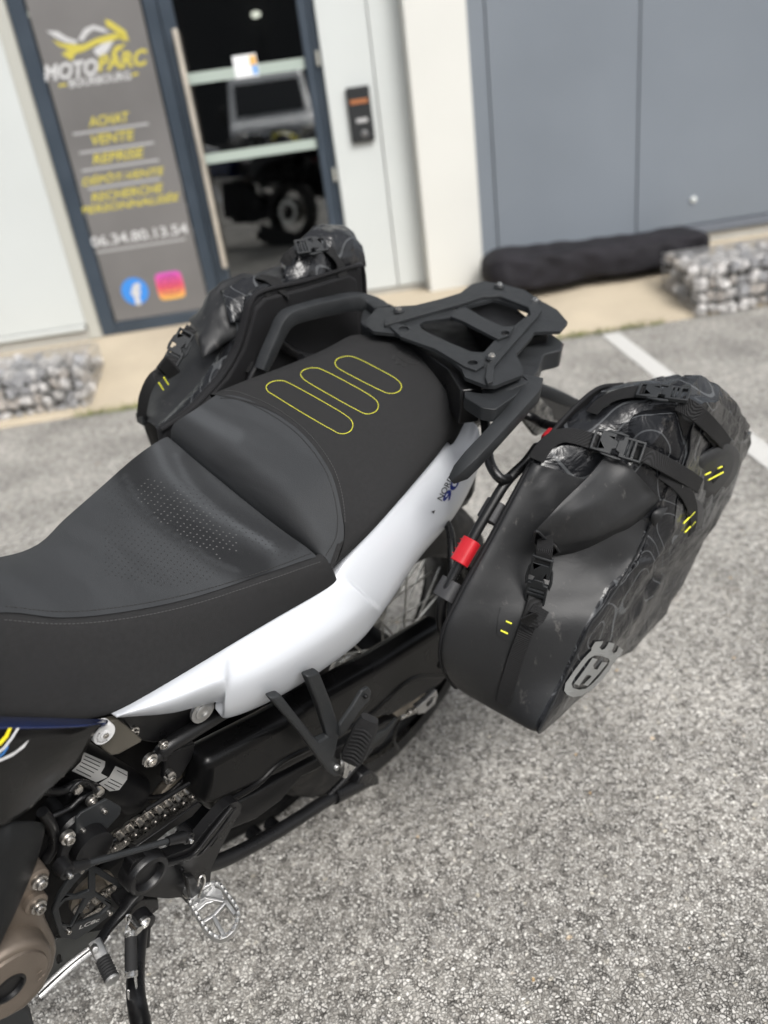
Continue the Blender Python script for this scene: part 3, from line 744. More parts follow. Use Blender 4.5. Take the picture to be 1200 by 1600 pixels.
def gabion(u0, u1, v0, v1, z0, z1, label, seed):
    rnd_ = random.Random(seed)
    t = thing('gabion', FA, ((u0 + u1) / 2, v0, z0), label, 'gabion', 'stone filled gabions along the apron')
    off = off_of(t); s = .062
    nu_ = int((u1 - u0) / s); nz = int((z1 - z0) / s); nv_ = max(1, int((v1 - v0) / s))
    cells = [(i, j, k) for i in range(nu_) for j in range(nv_) for k in range(nz) if j == 0 or k == nz - 1 or i in (0, nu_ - 1)]
    rnd_.shuffle(cells); cells.sort(key=lambda c: (c[1] > 0) + 0)
    for (i, j, k) in cells[:290]:
        o = bpy.data.objects.new('stone', stone_meshes[rnd_.randrange(8)]); COL.objects.link(o); o.parent = t
        p = Vector((u0 + (i + .5) * (u1 - u0) / nu_, v0 + (j + .5) * (v1 - v0) / nv_, z0 + (k + .5) * (z1 - z0) / nz)) + Vector([rnd_.uniform(-.012, .012) for _ in range(3)])
        o.location = p - off; q_ = s * rnd_.uniform(1.05, 1.6); o.scale = (q_, q_, q_ * rnd_.uniform(.75, 1.1)); o.rotation_euler = [rnd_.uniform(0, 6.3) for _ in range(3)]
    fbox('fill_core', u0 + .05, u1 - .05, v0 + .05, v1 - .02, z0, z1 - .05, mat('gabion core', (.10, .095, .09), .9), t, 0)
    parts = []; g_ = .05
    def wire(a, b): parts.append(sweep([Vector(a), Vector(b)], circ(.003, 4)))
    x = u0
    while x <= u1 + .001: wire((x, v0 - .012, z0), (x, v0 - .012, z1)); wire((x, v0 - .012, z1 + .006), (x, v1, z1 + .006)); x += g_
    zz = z0
    while zz <= z1 + .001: wire((u0, v0 - .012, zz), (u1, v0 - .012, zz)); wire((u0 - .006, v0, zz), (u0 - .006, v1, zz)); wire((u1 + .006, v0, zz), (u1 + .006, v1, zz)); zz += g_
    y = v0
    while y <= v1: wire((u0, y, z1 + .006), (u1, y, z1 + .006)); wire((u0 - .006, y, z0), (u0 - .006, y, z1)); wire((u1 + .006, y, z0), (u1 + .006, y, z1)); y += g_
    Vv, Ff = unionmesh(parts); o = obj('wire_cage', Vv, Ff, M_wire, t); o['kind'] = 'stuff'
gl = FA(150, 640, z=0); gr = FA(1086, 497, z=0)
print('gabions', gl, gr)
gabion(gl.x - 2.2, gl.x - .02, gl.y - .02, gl.y + .50, 0, .26, 'low stone filled gabion left of the entrance, below the white cladding', 3)
gabion(gr.x, gr.x + 2.0, gr.y - .02, gr.y + .46, 0, .29, 'low stone filled wire gabion at the right, beside the black tarpaulin', 5)
# grass in the joint
rg = random.Random(4); parts = []
def tuft(c, n, r):
    V = []; Fc = []
    for _ in range(n):
        a = rg.uniform(0, 6.28); d_ = rg.uniform(0, 1) ** .5; p = c + Vector((math.cos(a) * r[0] * d_, math.sin(a) * r[1] * d_, 0)); h = rg.uniform(.015, .05)
        le = Vector((rg.uniform(-.02, .02), rg.uniform(-.02, .02), h)); wv = Vector((rg.uniform(-1, 1), rg.uniform(-1, 1), 0)).normalized() * .002; i = len(V)
        V += [p - wv, p + wv, p + le * .6 + wv * .7, p + le]; Fc += [(i, i + 1, i + 2, i + 3)]
    parts.append((V, Fc))
for px, py, n, r in ((178, 648, 150, (.14, .03)), (132, 655, 60, (.08, .03)), (1012, 512, 120, (.12, .03)), (930, 524, 80, (.12, .02)), (890, 528, 70, (.1, .02)), (975, 517, 40, (.06, .02))):
    p = WF(px, py, z=0); p = fx((FM.inverted() @ p).x, VA - .005, 0); tuft(p, n, r)
Vv, Ff = unionmesh(parts); o = obj('joint_grass', Vv, Ff, mat('joint grass', (.14, .17, .03), .7, var=(30, .4)), smooth=False); setp(o, kind='stuff', label='small green grass tufts in the joint between asphalt and concrete apron', category='grass')

# ------------------------------------------------------------------ the motorcycle
bike = thing('motorcycle', B, (0, 0, 0), 'white and black adventure motorcycle leaning on its side stand, seat and tail in the foreground', 'motorcycle')
YA = Vector((0, 1, 0))
def P(px, py, **k): return B(px, py, **k)
def smear_attr(o, V, lines, base=0.0):
    at = o.data.attributes.new('wiped', 'FLOAT', 'POINT'); vals = []
    segs = []
    for L, wd, val in lines:
        q = cr([(a, b, 0) for a, b in L], 8); segs.append(([(p.x, p.y) for p in q], wd, val))
    I_ = Matrix(RW.tolist()).transposed()
    for v in V:
        p = I_ @ (BM @ Vector(v) - Vector(CAM)); x, y = 600 + F_PX * p.x / p.z, 800 + F_PX * p.y / p.z; s_ = base
        for q, wd, val in segs:
            d = min((a - x) ** 2 + (b - y) ** 2 for a, b in q) ** .5; e = d / wd
            s_ += val * math.exp(-e ** 4)
        vals.append(s_)
    at.data.foreach_set('value', vals)
# ---- rider seat: leather top
rows = []
for (L, zl, Rr, zr, cb) in (((494, 868), .838, (262, 681), .892, .004), ((402, 901), .850, (214, 712), .885, .010), ((300, 934), .858, (150, 768), .875, .012),
                        ((200, 955), .877, (100, 812), .868, .010), ((100, 965), .90, (60, 850), .875, .006), ((0, 957), .93, (2, 870), .885, .006)):
    a = P(*L, z=zl); b = P(*Rr, z=zr); r = []
    for t in (0, .12, .3, .5, .7, .88, 1):
        p = a.lerp(b, t); p.z += cb * (1 - (2 * t - 1) ** 2) * 1.2; r.append(p)
    rows.append(r)
r = [p + Vector((.08, 0, .035)) for p in rows[-1]]; rows.append(r)
r0_ = [p + Vector((-.004, 0, -.012)) for p in rows[0]]; r00 = [p + Vector((-.002, 0, -.05)) for p in rows[0]]
rows[0] = [p + Vector((.005, 0, -.001)) for p in rows[0]]; r0_ = [p + Vector((-.006, 0, -.010)) for p in rows[0]]; r00 = [p + Vector((-.005, 0, -.05)) for p in rows[0]]
rowsT = [r0_] + rows
V, Fc, ni, nj = gridmesh(rowsT, 16, 10); seatV, seatF = V, Fc
rider = obj('rider_seat', V, Fc, M_leather, bike, auto=False); smear_attr(rider, V, [([(200, 715), (214, 752), (262, 800), (330, 850), (400, 888)], 30, -.9), ([(245, 700), (268, 745), (330, 800), (420, 850)], 7, .8), ([(290, 718), (330, 770), (400, 822), (455, 852)], 12, -.5), ([(275, 712), (300, 760), (360, 812), (430, 860)], 5, .6), ([(195, 745), (232, 802), (320, 868), (370, 892)], 5, .5)]); bvh_rs = mkbvh(V, Fc)
V2, F2, _, _ = gridmesh([r00, r0_], 2, 6); obj('seat_rear_edge', V2, F2, M_leather, rider)
# side panel (suede)
bot = [P(519, 914, y=.172), P(420, 972, y=.165), P(330, 1026, y=.158), P(240, 1082, y=.152), P(140, 1122, y=.135), P(0, 1122, y=.105)]
bot.append(bot[-1] + Vector((.08, -.02, .03)))
mid = []
top = [r[0] for r in rows]
rr = []
for i in range(len(top)):
    a = top[i] + Vector((0, .0015, -.002)); b = bot[i]; outw = .010
    if i == 0: a = a + Vector((-.004, .002, 0))
    rr.append([a + Vector((0, -.006, .001)), a.lerp(b, .06) + Vector((0, outw * .6, .002)), a.lerp(b, .35) + Vector((0, outw, 0)), a.lerp(b, .7) + Vector((0, outw * .7, 0)), b, b + Vector((0, -.02, -.012))])
e0 = [p + Vector((-.010, -.016, -.001)) for p in rr[0]]; e00 = [p + Vector((-.010, -.045, -.001)) for p in rr[0]]
V, Fc, _, _ = gridmesh([e00, e0] + rr, 8, 5); bvh_sp = mkbvh(V, Fc)
sside = obj('seat_side_panel', V, Fc, M_suede, rider, auto=False)
# right side of the seat, hidden from here
mir = [[r[-1], r[-1] + Vector((0, -.012, -.03)), r[-1] + Vector((0, -.012, -.12))] for r in rows]
V, Fc, _, _ = gridmesh(mir, 4, 3); obj('seat_side_panel', V, Fc, M_suede, rider)
# seams
seam = [(486, 869), (402, 900), (300, 931), (200, 951), (100, 960), (2, 951)]
stitches('seam_stitching', [(a, b - 4) for a, b in seam], bvh_rs, M_thread, rider, r=.0007, dash=.0035, gap=.002)
stitches('seam_stitching', [(500, 878), (402, 912), (300, 945), (200, 966), (100, 975), (2, 968)], bvh_sp, M_threadg, rider, r=.0005, dash=.0035, gap=.002)
Pp, _ = snapline(seam, bvh_rs, -.0015); 
# perforation of the seat: small dimples
partsd = []
M_hole = mat('perforation', (.008, .008, .008), .8)
parts = []
for i in range(34):
    for j in range(30):
        px = 165 + i * 10.2 + (j % 2) * 5.1 ; py = 735 + j * 6.2 + (i - 8) * 2.2
        # two lobes: band under the crest and the fan in the dip
        ex = (px - 300) / 175; ey = (py - 805 - (px - 300) * .32) / 42
        e2 = (px - 235) / 115; f2 = (py - 868 - (px - 235) * .12) / 46
        if ex * ex + ey * ey < 1 or e2 * e2 + f2 * f2 < 1:
            p, n = B.hit(bvh_rs, px, py, .0002)
            if p is None: continue
            u = n.orthogonal().normalized(); v = n.cross(u); rr_ = .00115
            dk = min((a_ - px) ** 2 + (b_ - py) ** 2 for a_, b_ in ((235, 770), (262, 795), (300, 822), (325, 838), (280, 790), (310, 812), (350, 850))) ** .5 < 24; rr_ = .0014 if dk else rr_; (partsd if dk else parts).append(([p + (u * math.cos(t) + v * math.sin(t)) * rr_ for t in (0, 1.26, 2.51, 3.77, 5.03)], [(0, 1, 2, 3, 4)]))
V, Fc = unionmesh(parts); o = obj('perforation', V, Fc, M_hole, rider, smooth=False); o['kind'] = 'stuff'; V, Fc = unionmesh(partsd); o = obj('perforation', V, Fc, mat('dusty perforation', (.07, .07, .07), .9), rider, smooth=False); o['kind'] = 'stuff'

# ---- passenger seat: leather front patch
arc = [((518, 885), .817), ((537, 842), .847), ((532, 792), .882), ((515, 735), .917), ((475, 680), .938), ((425, 642), .947), ((375, 620), .950), ((338, 617), .945)]
joint = [((512, 886), .818), ((486, 864), .835), ((458, 840), .850), ((425, 812), .864), ((385, 779), .876), ((345, 746), .886), ((300, 710), .894), ((263, 681), .896)]
A = [P(*q, z=z) for q, z in arc]; J = [P(*q, z=z) for q, z in joint]
J = [p + Vector((-.004, 0, -.004)) for p in J]; lo = [p + Vector((-.006, 0, -.03)) for p in J]
m1 = [J[i].lerp(A[i], .14) + Vector((.003, 0, .009 + .006 * min(i, 4) / 4)) for i in range(8)]
m2 = [J[i].lerp(A[i], .5) + Vector((0, 0, .006 + .003 * min(i, 4) / 4)) for i in range(8)]
V, Fc, _, _ = gridmesh([lo, J, m1, m2, A], 12, 10); bvh_pl = mkbvh(V, Fc)
pseat = obj('passenger_seat', V, Fc, M_leather, bike, auto=False); smear_attr(pseat, V, [([(268, 668), (330, 706), (400, 760), (450, 812), (478, 856)], 24, -.8), ([(300, 640), (335, 662), (370, 680)], 12, .7)])
# suede cover
G = [[((521, 887), .816), ((538, 843), .847), ((532, 792), .882), ((500, 712), .926), ((430, 645), .947), ((337, 617), .945)],
     [((575, 836), .826), ((600, 790), .858), ((592, 715), .900), ((535, 640), .944), ((460, 595), .958), ((385, 595), .952)],
     [((627, 778), .842), ((655, 725), .875), ((645, 662), .915), ((580, 600), .952), ((510, 565), .965), ((448, 571), .957)],
     [((678, 718), .858), ((695, 675), .890), ((685, 622), .928), ((628, 570), .957), ((565, 540), .968), ((510, 545), .960)],
     [((703, 686), .868), ((718, 650), .892), ((712, 603), .932), ((662, 556), .958), ((608, 530), .966), ((552, 524), .960)]]
RW_ = [[P(*q, z=z) for q, z in r] for r in G]
RW_[0] = [RW_[0][0], RW_[0][1]] + [RW_[0][2], RW_[0][3], RW_[0][4], RW_[0][5]]
last = [p + Vector((-.012, 0, -.012)) for p in RW_[-1]]; last2 = [p + Vector((-.016, -.012 * (i == 0), -.02 if i < 2 else -.06)) for i, p in enumerate(RW_[-1])]
ext = []
for r in RW_ + [last, last2]:
    u = r[0] + Vector((0, -.014, -.006)); d_ = r[-1] + Vector((0, -.012, -.02)); d2 = r[-1] + Vector((0, -.015, -.09)); ext.append([u] + r + [d_, d2])
V, Fc, _, _ = gridmesh(ext, 8, 6); bvh_ps = mkbvh(V, Fc)
cover = obj('suede_cover', V, Fc, M_suede, pseat, auto=False)
e0 = ext[0]; fr_ = [p + Vector((.010, -.004, -.004)) for p in e0[:3]]; fr2 = [p + Vector((.010, -.03, -.004)) for p in e0[:3]]
V, Fc, _, _ = gridmesh([fr2, fr_, e0[:3]], 4, 5); obj('cover_edge', V, Fc, M_suede, pseat)
stitches('seam_stitching', [(509, 868), (525, 838), (526, 795), (510, 738), (471, 684), (422, 647), (374, 625), (342, 622)], bvh_pl, M_thread, pseat, r=.0007, dash=.0035, gap=.002)
stitches('seam_stitching', [(517, 876), (536, 838), (537, 790), (521, 731), (480, 675), (428, 636), (377, 614), (350, 610)], bvh_ps, M_threadg, pseat, r=.0005, dash=.0035, gap=.002)
for L in ([(416, 604), (424, 597), (438, 595), (452, 599), (498, 624), (540, 649), (551, 662), (547, 674), (533, 678), (517, 671), (472, 645), (430, 619), (419, 612)],
          [(470, 583), (478, 577), (492, 575), (506, 579), (545, 599), (581, 620), (591, 632), (587, 643), (573, 647), (558, 641), (518, 619), (482, 598), (472, 590)],
          [(524, 565), (531, 559), (546, 557), (560, 561), (590, 576), (617, 591), (627, 602), (623, 612), (609, 615), (594, 610), (562, 594), (534, 579), (525, 572)]):
    stitches('yellow_stitching', L, bvh_ps, M_yel, pseat, r=.00052, dash=.0040, gap=.0009, closed=True, k=5)
# embossed crowned-H emblem
M_emb = mat('embossed suede', (.009, .009, .009), .8)
def band(name, px, w, bvh, m, parent, closed=False, off=.0005, k=3):
    Pq, Nq = snapline(px, bvh, off, k, closed)
    Vv, Ff = sweep(Pq, [(-w, -.0003), (w, -.0003), (w, .0003), (-w, .0003)], up=Nq); return obj(name, Vv, Ff, m, parent, smooth=False)
band('embossed_emblem', [(622, 552), (634, 545), (650, 548), (658, 557), (656, 566), (644, 569), (630, 564), (622, 556)], .0011, bvh_ps, M_emb, cover)
band('embossed_emblem', [(632, 553), (648, 561)], .0011, bvh_ps, M_emb, cover); band('embossed_emblem', [(638, 549), (653, 556)], .0011, bvh_ps, M_emb, cover); band('embossed_emblem', [(643, 552), (639, 558)], .0011, bvh_ps, M_emb, cover)
band('embossed_emblem', [(616, 555), (613, 561), (620, 563), (619, 569), (627, 568), (630, 573), (636, 570)], .0013, bvh_ps, M_emb, cover)

# ---- white tail panel
S = [[(180, 1118), (181, 1118.5), (182, 1119), (184, 1120), (186, 1120)],
     [(262, 1070), (263, 1082), (264, 1096), (266, 1108), (268, 1114)],
     [(338, 1025), (341, 1046), (343, 1066), (344, 1086), (345, 1097)],
     [(366, 1007), (368, 1036), (367, 1070), (360, 1104), (355, 1122)],
     [(430, 966), (437, 998), (444, 1036), (448, 1068), (446, 1083)],
     [(510, 916), (524, 945), (538, 975), (548, 1000), (553, 1010)],
     [(545, 872), (565, 895), (585, 920), (598, 940), (604, 948)],
     [(600, 802), (620, 825), (638, 848), (649, 866), (654, 874)],
     [(655, 740), (675, 762), (694, 785), (706, 800), (710, 806)],
     [(700, 690), (716, 706), (731, 722), (741, 735), (744, 741)],
     [(728, 657), (738, 662), (747, 672), (752, 688), (753, 696)]]
ys = [(.148, .150, .151, .150, .145), (.158, .168, .176, .171, .158), (.162, .178, .191, .184, .166), (.162, .178, .192, .187, .170), (.164, .184, .200, .190, .170), (.170, .188, .201, .190, .172),
      (.166, .182, .190, .188, .172), (.150, .168, .177, .176, .160), (.128, .148, .160, .160, .144), (.110, .128, .142, .144, .130), (.098, .110, .124, .128, .116)]
R_ = []
for sx_, yy in zip(S, ys):
    r = [P(*q, y=y) for q, y in zip(sx_, yy)]; r = [r[0] + Vector((0, -.02, -.006))] + r + [r[-1] + Vector((0, -.015, .004))]; R_.append(r)
R_.append([p + Vector((-.004, -.012, -.004)) for p in R_[-1]])
V, Fc, _, _ = gridmesh(R_, 26, 20)
I_ = Matrix(RW.tolist()).transposed(); V2_ = []
def topx(v):
    p = I_ @ (BM @ v - Vector(CAM)); return 600 + F_PX * p.x / p.z, 800 + F_PX * p.y / p.z
for v in V:
    x, y = topx(v); a = Vector((546, 910)); b = Vector((588, 948)); d = (b - a).normalized(); q = Vector((x, y)) - a; t = q.dot(d) / (b - a).length; s_ = q.dot(Vector((-d.y, d.x)))
    k = math.exp(-((t - .5) / .55) ** 4); sm_ = max(0, min(1, (s_ + 1.5) / 3))
    V2_.append(v + Vector((0, (math.exp(-max(s_, 0) / 42) * .0075 * sm_ - .0015 * math.exp(min(s_, 0) / 12) * (1 - sm_)) * k, 0)))
V = V2_
tail = obj('tail_panel', V, Fc, M_white, bike, auto=False, solid=.0025); bvh_tp = mkbvh(V, Fc)
M_navyt = M_navytext
def textsnap(name, s, p0, p1, hpx, bvh, m, parent, off=.0008, shear=0, bold=.01):
    Pq, Fc, _, _ = textmesh(s, 1, shear, bold); a = Vector(p0); b = Vector(p1); d = b - a; n = Vector((d.y, -d.x)).normalized(); V = []
    for u, v in Pq:
        q = (a + b) / 2 + d * u + n * (v * hpx); p, _n = B.hit(bvh, q.x, q.y, off); V.append(p if p else Vector((0, 0, -1)))
    Fc = [f for f in Fc if all(V[i].z > -.5 for i in f)]
    return obj(name, V, Fc, m, parent, smooth=False)
textsnap('panel_lettering', 'NORDEN', (686, 781), (714, 728), 9, bvh_tp, M_ink, tail)
textsnap('panel_lettering', '901', (694, 784), (722, 735), 11, bvh_tp, M_navyt, tail, bold=.03)
decal('panel_mark', [(673, 799), (679, 797), (677, 803)], [], bvh_tp, M_ink, tail, cuts=0)

# ---- hidden tail body, airbox and subframe under the seat
box('under_seat_body', (.14, 0, .735), (.66, .21, .15), M_black, bike, bevel=.03)
box('under_seat_body', (-.13, 0, .86), (.30, .17, .10), M_plastic2, bike, bevel=.02)
box('engine_block', (.84, -.01, .50), (.34, .14, .40), M_black, bike, bevel=.03)
box('fuel_tank', (.98, 0, .86), (.42, .34, .24), M_navy, bike, bevel=.06, seg=4)

# ---- luggage rack
RZ = .992
def rp_(x, y): return P(540 + x / 3, 420 + y / 3, z=RZ)
def rackplate(name, outl, holes, z, th, bev, r, m=M_plastic, parent=bike):
    f_ = lambda L: [((q := P(540 + a / 3, 420 + b / 3, z=z)).x, q.y) for a, b in L]
    return prism(name, f_(outl), [f_(h) for h in holes], ZF(z), th, m, parent, bevel=bev, seg=1, r=r)
hA = [(345, 262), (368, 246), (500, 228), (545, 240), (712, 312), (700, 334), (648, 392), (588, 388), (460, 335), (360, 285)]
hB = [(562, 178), (690, 143), (728, 150), (858, 196), (848, 222), (790, 268), (738, 272), (640, 225)]
def ell(cx, cy, rx, ry, n=14): return [(cx + rx * math.cos(2 * math.pi * k / n), cy + ry * math.sin(2 * math.pi * k / n)) for k in range(n)]
sm = [ell(273, 270, 21, 11), ell(510, 183, 19, 10), ell(595, 438, 21, 12), ell(748, 300, 19, 11)]
outl = [(100, 235), (150, 182), (330, 170), (450, 140), (540, 112), (590, 72), (650, 58), (740, 72), (840, 100), (925, 155), (990, 190), (1042, 250), (1005, 292), (885, 296), (868, 325), (800, 400), (834, 470), (826, 498), (700, 548), (655, 545), (560, 508), (545, 470), (420, 360), (250, 305), (130, 292), (98, 268)]
rack = rackplate('luggage_rack', outl, [hA, hB] + sm, RZ - .003, .006, .0018, .003)
hA2 = [(325, 262), (352, 240), (500, 218), (552, 232), (730, 308), (715, 338), (655, 402), (582, 400), (455, 345), (345, 290)]
# raised border rail with chamfered flanks
ro = [(180, 262), (186, 230), (330, 194), (560, 132), (640, 104), (720, 100), (898, 156), (922, 188), (900, 222), (790, 345), (698, 452), (690, 528), (664, 534), (655, 505), (664, 448), (764, 335), (868, 212), (858, 180), (720, 126), (640, 130), (572, 155), (330, 222), (205, 258)]
rackplate('rack_rail', ro, [], RZ + .0035, .007, .0025, .005, parent=rack)
rackplate('rack_front_lip', [(205, 268), (240, 254), (335, 276), (450, 338), (560, 396), (652, 416), (650, 452), (612, 476), (560, 458), (420, 374), (260, 318)], [ell(273, 281, 24, 13), ell(595, 440, 24, 13)], RZ + .001, .006, .002, .004, parent=rack)
rackplate('rack_cross_bar', [(492, 222), (512, 190), (552, 182), (640, 226), (738, 274), (790, 270), (768, 312), (716, 330), (545, 242)], [ell(748, 301, 21, 12)], RZ + .001, .006, .002, .003, parent=rack)
for x, y in ((250, 188), (722, 74), (890, 146), (686, 408)):
    p = P(540 + x / 3, 420 + y / 3, z=RZ + .0045); lathe('rack_boss', p - Vector((0, 0, .004)), (0, 0, 1), [(0, .0105), (.003, .0095), (.0035, .009)], M_plastic, rack, n=20); bolt(p, (0, 0, 1), .0055, M_steel if x in (686, 250) else M_chrome, rack, h=.005)
for x, y in ((510, 186), (748, 304)):
    p = P(540 + x / 3, 420 + y / 3, z=RZ - .018); bolt(p, (0, 0, 1), .006, M_steel, rack, h=.003)
rackplate('rack_base', [(120, 230), (200, 232), (340, 262), (560, 385), (640, 480), (640, 560), (540, 570), (480, 470), (300, 345), (140, 290)], [], .972, .06, .004, .006, M_plastic2, rack)
# tray and rear light unit seen through and behind the rack
rackplate('rack_tray', [(330, 240), (500, 205), (760, 300), (660, 420), (560, 410), (350, 300)], [], RZ - .045, .02, .006, .01, M_black, rack)
tl = rackplate('tail_unit', [(820, 280), (880, 290), (955, 296), (1022, 345), (1012, 380), (930, 400), (905, 470), (870, 520), (800, 500), (700, 480), (690, 380)], [], .955, .034, .007, .008, M_plastic, bike)
rackplate('tail_unit_top', [(700, 100), (760, 150), (880, 250), (960, 300), (820, 330), (640, 300), (560, 190), (610, 130)], [], .972, .03, .006, .01, M_plastic2, tl)
rackplate('rear_lens', [(1015, 352), (1024, 350), (1014, 384), (930, 405), (926, 400), (1004, 378)], [], .945, .03, .003, .002, mat('dark red lens', (.05, .006, .006), .2, coat=.5), tl)
# mudguard and plate holder
mg = plateY('rear_mudguard', [(822, 618), (862, 612), (900, 625), (918, 660), (912, 678), (880, 660), (840, 655), (818, 640)], .03, .10, M_plastic2, bike, bevel=.006)
plateY('mud_flap', [(818, 628), (845, 622), (862, 640), (868, 668), (838, 682), (815, 652)], .095, .012, M_dirt, mg, bevel=.002)
# indicator
ti = bar('turn_indicator', [P(826, 602, y=.12), P(842, 608, y=.13), P(872, 620, y=.145), P(897, 631, y=.155), P(903, 634, y=.157)], [.022, .024, .024, .022, .016], [.016, .022, .024, .022, .016], .005, M_plastic, bike, sp=False)

# ---- grab handles
hl = bar('grab_handle', [P(762, 620, z=.962), P(792, 606, z=.966), P(818, 598, z=.968), P(831, 600, z=.967), P(828, 616, z=.962), P(804, 646, z=.952), P(764, 690, z=.938), P(738, 718, z=.928), P(720, 738, z=.914), P(705, 751, z=.902)],
     [.034, .036, .036, .036, .032, .026, .025, .025, .022, .012], [.012, .016, .020, .022, .024, .024, .024, .024, .022, .010], .0035, M_plastic, bike, sp=False)
plateZ = rackplate
rackplate('handle_mount', [(640, 585), (700, 560), (850, 500), (878, 508), (886, 540), (820, 560), (800, 590), (700, 660), (640, 650), (560, 600), (556, 570)], [], .972, .022, .004, .006, parent=hl)
hr = bar('grab_handle', [P(598, 488, y=-.15), P(582, 478, y=-.19), P(556, 471, y=-.215), P(520, 477, y=-.22), P(470, 489, y=-.222), P(446, 500, y=-.22), P(432, 525, y=-.218), P(416, 560, y=-.215), P(408, 578, y=-.213)],
     [.036, .036, .032, .028, .026, .026, .024, .024, .022], [.022, .026, .030, .030, .028, .028, .024, .022, .016], .004, M_plastic, bike, k=4)
rackplate('handle_mount', [(80, 200), (110, 150), (200, 160), (260, 190), (240, 260), (180, 300), (110, 290), (70, 250)], [], .972, .04, .006, .006, parent=hr)

# ---- pannier carrier tubes, left side
T_ = .0085
fr0 = tube('pannier_rail', [P(838, 700, y=.262), P(822, 722, y=.262), P(792, 752, y=.262), P(765, 795, y=.262), P(738, 842, y=.262), P(712, 893, y=.262), P(692, 935, y=.262), P(690, 975, y=.262), P(700, 1010, y=.255), P(690, 1040, y=.22)], T_, M_frame, bike, n=14)
tube('rail_strut', [P(758, 655, y=.17), P(761, 690, y=.20), P(766, 725, y=.235), P(782, 748, y=.26), P(795, 748, y=.262)], T_ * .95, M_frame, fr0, n=14)
tube('rail_strut', [P(640, 770, y=.06), P(682, 803, y=.13), P(702, 826, y=.165), P(706, 870, y=.20), P(706, 930, y=.23), P(700, 985, y=.25)], T_ * .85, M_frame, fr0, n=14)
tube('rail_strut', [P(800, 640, y=.12), P(830, 652, y=.15), P(848, 662, y=.18), P(875, 668, y=.22), P(905, 668, y=.262), P(880, 685, y=.262), P(838, 700, y=.262)], T_, M_frame, fr0, n=14)
def clip(px, py, m, w, R0, name, parent, yy=.262, dirx=(-.55, 0, .8)):
    p = P(px, py, y=yy); a = Vector(dirx).normalized(); u = Vector((0, 1, 0)); v = a.cross(u)
    V = []; Fc = []
    sec = [(R0 * math.cos(t) * 1.0, R0 * math.sin(t)) for t in np.linspace(.5, 2 * math.pi - .5, 9)]
    sec = rrect(R0 * 2.15, R0 * 2.1, R0 * .75, 3)
    return None
def railclip(name, p0, p1, m, r, parent):
    a = P(*p0, y=.262); b = P(*p1, y=.262); V, Fc = sweep([a, b], rrect(r * 2, r * 2.1, r * .6, 3), up=(0, 1, 0)); o = obj(name, V, Fc, m, parent, bevel=.001)
    c = (a + b) / 2; ax = (b - a).normalized(); V, Fc = sweep([a + Vector((0, .008, 0)), b + Vector((0, .008, 0))], rrect(r * 1.5, r * 2.1, r * .3, 2), up=(0, 1, 0)); return o
railclip('red_clip', (738, 844), (717, 880), M_red, .0128, fr0)
for t_ in (.2, .4, .6, .8):
    c_ = P(738, 844, y=.262).lerp(P(717, 880, y=.262), t_); tube('clip_rib', [c_ + Vector((-.011, -.0135, -.004)), c_ + Vector((.006, -.0138, .008))], .0008, M_red, fr0, n=6)
M_clip = mat('grey rubber clip', (.030, .030, .032), .55, bump=(500, .2), var=(50, .2))
railclip('red_clip', (868, 680), (857, 692), M_red, .014, fr0)
railclip('rubber_clip', (779, 786), (762, 815), M_clip, .0165, fr0)
railclip('rubber_clip', (709, 908), (693, 936), M_clip, .0165, fr0)
# right side
fr1 = tube('pannier_rail', [P(585, 512, y=-.24), P(560, 532, y=-.245), P(505, 560, y=-.245), P(460, 552, y=-.245), P(432, 535, y=-.245), P(410, 560, y=-.245), P(388, 600, y=-.245), P(380, 640, y=-.245)], T_, M_frame, bike, n=14)
tube('rail_strut', [P(590, 520, y=-.17), P(560, 540, y=-.19), P(520, 572, y=-.21), P(470, 560, y=-.21)], T_, M_frame, fr1, n=14)
a = P(404, 572, y=-.25); b = P(394, 588, y=-.25); V, Fc = sweep([a, b], rrect(.026, .028, .008, 3), up=(0, 1, 0)); obj('rubber_clip', V, Fc, M_rubber, fr1, bevel=.001)

# ---- rear wheel
WC = Vector((-.012, 0, .332)); WR = .347
prof = []
for k in range(17):
    a = math.pi * (k / 16) ; prof.append((-.074 * math.cos(a), .250 + (WR - .250) * math.sin(a) ** .62))
n = 144; V = []; Fc = []
for i in range(n):
    t = 2 * math.pi * i / n; ph = i % 4
    for k, (yy, r) in enumerate(prof):
        kk = abs(k - 8); dr = 0
        if kk <= 6:
            row = (k - 2) // 3
            if ((i + (row % 2) * 2) % 4 == 0) or (k in (7, 9) and kk <= 1 and False): dr = -.007
            if k in (5, 11): dr = -.007
        rr_ = r + dr; V.append((WC.x + rr_ * math.cos(t), yy, WC.z + rr_ * math.sin(t)))
m_ = len(prof)
for i in range(n):
    for k in range(m_ - 1): j = (i + 1) % n; Fc.append((i * m_ + k, i * m_ + k + 1, j * m_ + k + 1, j * m_ + k))
rp2 = [(-.062, .252), (-.058, .236), (-.040, .228), (-.03, .222), (0, .218), (.03, .222), (.040, .228), (.058, .236), (.062, .252), (.05, .250), (.03, .236), (-.03, .236), (-.05, .250)]
Vr = []; Fr = []; nr = 96
for i in range(nr):
    t = 2 * math.pi * i / nr
    for yy, r in rp2: Vr.append((WC.x + r * math.cos(t), yy, WC.z + r * math.sin(t)))
q_ = len(rp2)
for i in range(nr):
    for k in range(q_): j = (i + 1) % nr; k2 = (k + 1) % q_; Fr.append((i * q_ + k, i * q_ + k2, j * q_ + k2, j * q_ + k))
wheel = obj('rear_wheel', Vr, Fr, M_frame, bike)
obj('tyre', V, Fc, M_tyre, wheel)
lathe('hub', WC - Vector((0, .07, 0)), (0, 1, 0), [(0, .055), (.01, .06), (.02, .035), (.12, .035), (.13, .07), (.14, .07)], M_black, wheel, n=32)
